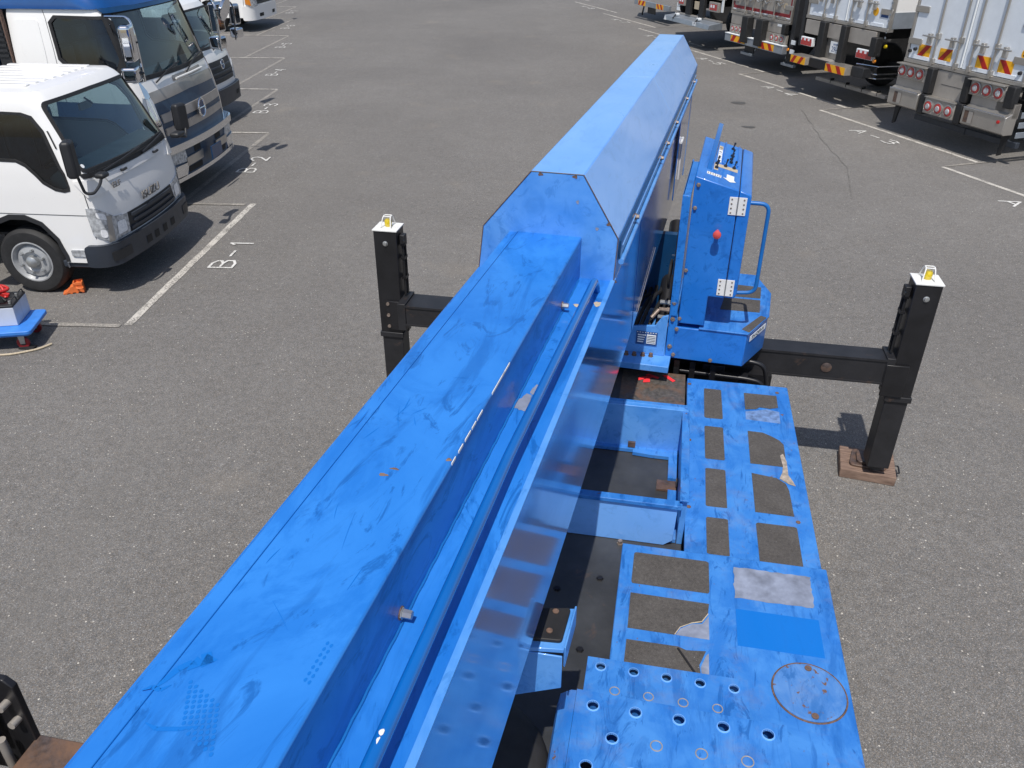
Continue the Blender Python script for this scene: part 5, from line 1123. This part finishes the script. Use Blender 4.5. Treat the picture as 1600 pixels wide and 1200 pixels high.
for x0, x1 in ((-1.26, -.86), (.54, 1.02)):
    o = MB().box(x0, x1, -.06, .02, .93, 1.10).build('lamp_cluster', 'tag', F2, a2, bevel=.01)
    MB().box(x0+.02, x1-.02, -.066, -.0605, .94, 1.03).build('lens', 'redlens', F2, o)
    for k in range(3): MB().box(x0+.05+k*.13, x0+.11+k*.13, -.068, -.0605, .985, 1.075).build('lens', 'redlens', F2, o, bevel=.008)
for x0, x1, s in ((-1.12, -.60, 1), (.06, .68, -1)):
    MB().box(x0, x1, -.34, -.02, .615, .765).build('step_bumper', 'steel_dull', F2, a2, bevel=.006)
    hazard(F2, a2, x0+.0, x1-.02, .62, .76, -.341, ((.12, .32), (.60, .80)), slant=s)
    MB().box(x0, x1, -.34, -.08, .766, .776).build('tread_plate', 'steel', F2, a2, bevel=.002)
MB().box(-.60, .06, -.26, .0, .60, .77).build('step_bumper', 'black', F2, a2, bevel=.01); MB().box(-.60, .04, -.24, -.02, .771, .783).build('tread_plate', 'steel_dull', F2, a2, bevel=.003)
for z in (.62, .70, .84): MB().tube([(.70, -.12, z), (1.16, .02, z), (1.22, .5, z)], .012, 8).build('guard_rod', 'chrome', F2, a2, smooth=True)
MB().box(.70, 1.05, -.22, .10, .62, .80).build('tool_box', 'plastic', F2, a2, bevel=.01)
MB().lathe([(.04, 0), (.035, -.03), (.001, -.035)], (1.10, -.05, .94), 'y', 14).build('indicator', 'amber', F2, a2, smooth=True)
MB().lathe([(.035, 0), (.03, -.03), (.001, -.035)], (1.15, .10, 1.20), 'y', 14).build('indicator', 'yellow_lens', F2, a2, smooth=True)
MB().lathe([(.075, 0), (.075, -.003), (.001, -.0031)], (.80, -.002, 1.78), 'y', 24).build('round_sticker', 'orange_y', F2, a2); MB().box(.96, 1.15, -.004, -.002, 1.70, 1.76).build('name_sticker', 'inkblue', F2, a2)
for k in range(20): MB().box(1.205, 1.235, -.03, -.0205, 1.35+k*.10, 1.385+k*.10).build('corner_rib', 'alu', F2, a2)
MB().box(1.251, 1.26, .05, 8, 1.52, 1.80).build('side_skirt', 'alu', F2, a2)
MB().box(-1.0, 1.2, .30, .38, .23, .30).build('underride_bar', 'steel_dull', F2, a2, bevel=.006)
for x in (-.5, .0, .5, .95): MB().box(x, x+.012, .295, .385, .245, .345).build('bar_joint', 'dark', F2, a2)
MB().box(-1.36, -1.27, -.04, .35, .9, 2.2).build('air_duct', 'plastic', F2, a2, bevel=.01)

# A3: stainless truck with red trim
F3 = rear_frame(12.48, 18.58)
a3 = box_truck('stainless box truck with red trimmed doors and striped grey bumper', F3, 2.56, 1.20, door='steel_dull', side='steel_dull', rods=(-.62, -.28, .06, .62), top=3.6)
for sd in (-1, 1):
    MB().box(min(sd*.02, sd*1.2), max(sd*.02, sd*1.2), -.006, -.0015, 1.275, 1.345).build('red_trim', 'maroon', F3, a3); MB().box(sd*1.195-.03, sd*1.195+.03, -.006, -.0015, 1.345, 3.4).build('red_trim', 'maroon', F3, a3)
    MB().box(min(sd*.02, sd*1.22), max(sd*.02, sd*1.22), -.007, -.0015, 1.245, 1.272).build('white_trim', 'tag', F3, a3)
MB().box(-1.27, 1.27, -.12, .02, .50, .675).build('rear_bumper', 'alu', F3, a3, bevel=.006)
MB().box(-1.27, 1.27, -.13, .0, .676, .690).build('bumper_lip', 'tag', F3, a3)
hazard(F3, a3, -.98, -.32, .52, .665, -.121, ((.08, .30), (.58, .80))); hazard(F3, a3, .28, .92, .52, .665, -.121, ((.18, .38), (.66, .86)), slant=-1)
for x0, x1 in ((-1.22, -.48), (.40, 1.22)): MB().box(x0, x1, -.03, .03, .70, .90).build('lamp_panel', 'steel_dull', F3, a3, bevel=.004)
round_lamps(F3, a3, (-1.08, -.90, -.72), .80, -.03, .075); round_lamps(F3, a3, (.66, .86, 1.06), .80, -.03, .078)
for x0, x1 in ((-1.22, -.46), (-.20, .16), (.40, 1.16)): MB().box(x0, x1, -.02, .02, .91, 1.14).build('rear_panel', 'steel_dull', F3, a3, bevel=.004)
for x0, x1 in ((-.48, -.22), (.14, .42)): mudpad(F3, a3, x0, x1, .56, 1.15, -.19)
mudpad(F3, a3, 1.10, 1.24, .92, 1.14, -.12)
n3 = MB().box(-.10, .10, .02, .03, .72, .90).build('number_plate', 'tag', F3, a3)
for k in range(2): MB().box(-.06+k*.08, -.04+k*.08, .017, .0195, .75, .86).build('print_mark', 'inkblue', F3, n3)
MB().lathe([(.07, 0), (.07, -.003), (.001, -.0031)], (.98, -.003, 1.50), 'y', 24).build('round_sticker', 'tan', F3, a3); MB().box(.80, .99, -.024, -.021, 1.06, 1.11).build('name_sticker', 'tag', F3, a3)
for x0 in (-.82, .95): 
    for k in range(2): MB().box(x0+.0, x0+.50, .12+.1*k, .20+.1*k, .22+.12*k, .28+.12*k).build('step', 'alu', F3, a3, bevel=.004)
    MB().box(x0+.05, x0+.45, .2, .22, .25, .5).build('step_hanger', 'plastic', F3, a3)
for x in (-.95, -.45, -.12, .22, .75): MB().tube([(x, -.07, 1.55), (x+.10, -.09, 1.50), (x+.24, -.08, 1.56)], .012, 8).build('handle_hook', 'zinc', F3, a3, smooth=True)
MB().box(1.32, 1.46, .0, .5, .5, 1.7).build('side_equipment', 'plastic', F3, a3, bevel=.01)
for z in (.55, .75): MB().box(1.46, 1.62, -.05, -.03, z, z+.09).build('reflector_plate', 'tag', F3, a3)
MB().lathe([(.035, 0), (.03, -.03), (.001, -.03)], (1.36, -.02, .62), 'y', 14).build('indicator', 'amber', F3, a3, smooth=True)

# A4: flat truck with lowered tail lift
F4 = rear_frame(13.0, 22.4)
a4 = box_truck('dark rear of a box truck with an open grey tail lift platform', F4, 2.45, 1.35, door='steel_dull', side='plastic', top=3.3)
MB().prism([(-.42, .58), (-.40, .70), (.02, .74), (.02, .56)], 'x', -1.28, 1.30).build('tail_lift_platform', 'alu', F4, a4, bevel=.006)
MB().prism([(-1.28, .58), (-1.12, .58), (-1.2, .70)], 'y', -.425, -.421).build('white_marker', 'tag', F4, a4); MB().box(.44, .62, -.425, -.420, .60, .70).build('white_marker', 'tag', F4, a4)
MB().box(-1.28, 1.30, -.05, .02, .741, .78).build('platform_ridge', 'steel_dull', F4, a4)
for x in (-.72, .55): MB().box(x-.06, x+.06, -.34, -.24, .745, .80).build('lift_hinge', 'tag', F4, a4, bevel=.01); MB().tube([(x, -.43, .66), (x, -.30, .80)], .02, 8).build('lift_hinge', 'black', F4, a4, smooth=True)
for x0, x1 in ((-.62, -.36), (.14, .40)): mudpad(F4, a4, x0, x1, .78, 1.35, -.10)
for x0, x1 in ((-1.15, -.75), (.62, 1.12)):
    o = MB().box(x0, x1, -.06, .02, .98, 1.22).build('lamp_cluster', 'steel_dull', F4, a4, bevel=.006)
    MB().box(x0+.05, x1-.08, -.066, -.0605, 1.02, 1.17).build('lens', 'redlens', F4, o)
    for k in range(2): MB().box(x0+.09+k*.13, x0+.17+k*.13, -.070, -.0605, 1.08, 1.15).build('lens', 'tag', F4, o)
for z in (.83, .94): MB().box(-1.22, -1.06, -.05, -.03, z, z+.09).build('reflector_plate', 'tag', F4, a4)
MB().box(-.25, .0, -.02, .02, .95, 1.15).build('number_plate', 'tan', F4, a4)
MB().box(1.20, 1.27, -.02, .02, 1.0, 1.9).build('white_pole', 'tag', F4, a4)

# A5: farthest truck with striped bumper
F5 = rear_frame(14.3, 27.75)
a5 = box_truck('farthest rear at the top right, grey bumper with orange striped markers', F5, 2.5, 1.2, door='steel_dull', side='plastic', top=3.3)
MB().box(-1.30, 1.30, -.10, .0, .46, .62).build('rear_bumper', 'alu', F5, a5, bevel=.006)
hazard(F5, a5, -.98, -.42, .465, .62, -.101, ((.05, .28), (.55, .80))); hazard(F5, a5, .40, .92, .465, .62, -.101, ((.18, .38), (.62, .84)), slant=-1)
mudpad(F5, a5, -.62, -.05, .22, .42, .1, .14); MB().prism([(-.80, .46), (-.72, .46), (-.86, .14), (-.92, .14)], 'y', .02, .06).build('mud_guard_stay', 'rubber', F5, a5)
MB().prism([(-.70, .46), (-.67, .46), (-.73, .2), (-.76, .2)], 'y', .02, .03).build('white_stay', 'tag', F5, a5)

# ================================================================ small things by the nearest truck
KF = frame(0) @ Matrix.Translation((-4.565, 7.80, 0)) @ Matrix.Rotation(.35, 4, 'Z')
ch = thing('wheel_chock', 'orange plastic wheel chock in front of the white truck tyre', 'wheel chock', KF)
pr = [(-.11, 0), (-.115, .012), (-.075, .030), (-.06, .045), (-.045, .055), (-.035, .075), (.0, .088), (.0, .095), (.085, .095), (.09, 0), (.065, 0), (.06, .012), (.035, .012), (.03, 0), (.01, 0), (.005, .012), (-.02, .012), (-.025, 0), (-.045, 0), (-.05, .010), (-.072, .010), (-.078, 0)]
MB().prism(pr, 'y', -.05, .05).build('wedge', 'orange', KF, ch, bevel=.003)
mm = MB(); mm.box(.0, .085, -.055, -.042, .09, .118); mm.box(.0, .085, .042, .055, .09, .118); mm.box(-.004, .010, -.042, .042, .09, .118); mm.box(.075, .089, -.042, .042, .09, .118); mm.build('top_rim', 'orange', KF, ch, bevel=.002)
MB().tube(arc_path([(.03, -.055, .07), (.03, -.085, .07), (.085, -.085, .06), (.085, -.05, .06)], .015, 4), .009, 8).build('side_grip', 'orange', KF, ch, smooth=True)

TFc = frame(4.5) @ Matrix.Translation((-5.22, 6.28, 0)) @ Matrix.Rotation(math.radians(14), 4, 'Z')
ct = thing('platform_cart', 'blue plastic platform cart cut by the left edge, carrying batteries', 'cart', TFc)
MB().prism(round_poly([(-.50, -.24), (.36, -.24), (.36, .24), (-.50, .24)], .05), 'z', .165, .20).build('platform', 'bluecart', TFc, ct, bevel=.006)
MB().prism(round_poly([(-.48, -.22), (.34, -.22), (.34, .22), (-.48, .22)], .05), 'z', .145, .166).build('under_rim', 'bluecart', TFc, ct, bevel=.004)
for x in (-.40, .24):
    for y in (-.16, .16):
        w_ = MB().lathe([(.05, -.013), (.055, -.009), (.055, .009), (.05, .013)], (x, y, .056), 'y', 24).build('caster', 'maroon', TFc, ct, smooth=True)
        MB().lathe([(.024, -.0145), (.024, .0145)], (x, y, .056), 'y', 16).build('hub', 'plastic', TFc, w_)
        MB().prism([(x-.02, .05), (x+.02, .05), (x+.03, .145), (x-.03, .145)], 'y', y-.02, y-.016).build('fork', 'zinc', TFc, ct)
def battery(x, y, label):
    G = TFc @ Matrix.Translation((x, y, .201)); t = thing('car_battery', label, 'battery', G, 'batteries on the cart')
    MB().box(-.20, .20, -.083, .083, 0, .175).build('case', 'batt', G, t, bevel=.005)
    l = MB().box(-.20, .20, -.083, .083, .1755, .197).build('lid', 'plastic', G, t, bevel=.004)
    for sx in (-.165, .165): MB().lathe([(.013, 0), (.011, .025), (.001, .026)], (sx, -.03, .197), 'z', 14).build('terminal', 'zinc', G, t, smooth=True)
    for k in range(6): MB().lathe([(.014, 0), (.014, .006), (.001, .007)], (-.12+k*.05, .035, .197), 'z', 12).build('filler_cap', 'ink', G, t)
    MB().tube(arc_path([(.19, -.06, .19), (.19, -.05, .235), (.19, .05, .235), (.19, .06, .19)], .02, 4), .006, 8).build('carry_handle', 'plastic', G, t, smooth=True)
    return t
battery(.02, -.018, 'pale grey battery on the blue cart, nearer to the camera'); battery(.02, .148, 'pale grey battery on the blue cart, nearer to the white truck')
def cable(name, label, pts, mat, r=.011):
    G = TFc @ Matrix.Translation((0, 0, .4)); t = thing(name, label, 'jumper cable', G); pts = [(a+.02, b+.06, c) for a, b, c in pts]
    MB().tube(arc_path(pts, .06, 6), r, 10).build('wire', mat, TFc, t, smooth=True); return t
cr = cable('jumper_cable', 'red jumper cable coiled on top of the batteries', [(.10, .0, .41), (.06, .08, .50), (-.02, .05, .52), (.06, -.02, .47), (.12, .09, .46), (.02, .13, .49), (-.10, .04, .44)], 'red', .014)
MB().prism([(.02, .43), (.14, .41), (.15, .44), (.05, .47)], 'y', .06, .095).build('clamp', 'red', TFc, cr, bevel=.004); MB().prism([(-.03, .50), (.05, .46), (.08, .48), (.01, .54)], 'y', .11, .15).build('clamp', 'red', TFc, cr, bevel=.004)
cb_ = cable('jumper_cable', 'black jumper cable lying over the nearer battery', [(.14, -.10, .42), (.04, -.05, .48), (-.06, -.12, .46), (-.16, -.02, .45), (-.26, -.10, .43)], 'rubber', .011)
MB().prism([(.03, .41), (.15, .41), (.12, .47), (.02, .45)], 'y', -.06, -.03).build('clamp', 'rubber', TFc, cb_, bevel=.004)
og = MB().prism([(-.10, .41), (-.02, .41), (-.03, .50), (-.08, .52)], 'y', .08, .13).build('orange_clamp_body', 'orange', TFc, None, bevel=.005); og['label'] = 'small orange plastic box among the cables on the batteries'; og['category'] = 'box'; og.name = 'small_box'
hs = MB().tube(arc_path([(-5.6, 5.98, .012), (-5.0, 6.02, .012), (-4.80, 6.15, .012), (-4.74, 6.26, .012)], .1, 6), .010, 8).build('air_hose', 'tan', frame(4.5), None, smooth=True); hs['label'] = 'thin tan cord on the asphalt beside the blue cart'; hs['category'] = 'cord'
sc_ = MB().box(-.12, .02, -.035, .035, 0, .02).build('black_plate', 'rubber', frame(4.5) @ Matrix.Translation((-4.87, 6.18, 0)), None, bevel=.003); sc_['label'] = 'flat black piece on the ground under the cart edge'; sc_['category'] = 'scrap'

for o, g_ in ((elf, 'trucks parked in the left row'), (hino, 0), (t3, 0), (t5, 0), (a1, 'box trucks parked in the right row'), (a2, 1), (a3, 1), (a4, 1), (a5, 1), (padt, 'outrigger pads'), (pad2, 'outrigger pads')):
    o['group'] = g_ if isinstance(g_, str) else ('trucks parked in the left row', 'box trucks parked in the right row')[g_]
for o in C.objects:
    if o.get('label', '').startswith('farthest white truck'): o['group'] = 'trucks parked in the left row'
    if o.get('category') == 'jumper cable': o['group'] = 'jumper cables on the batteries'
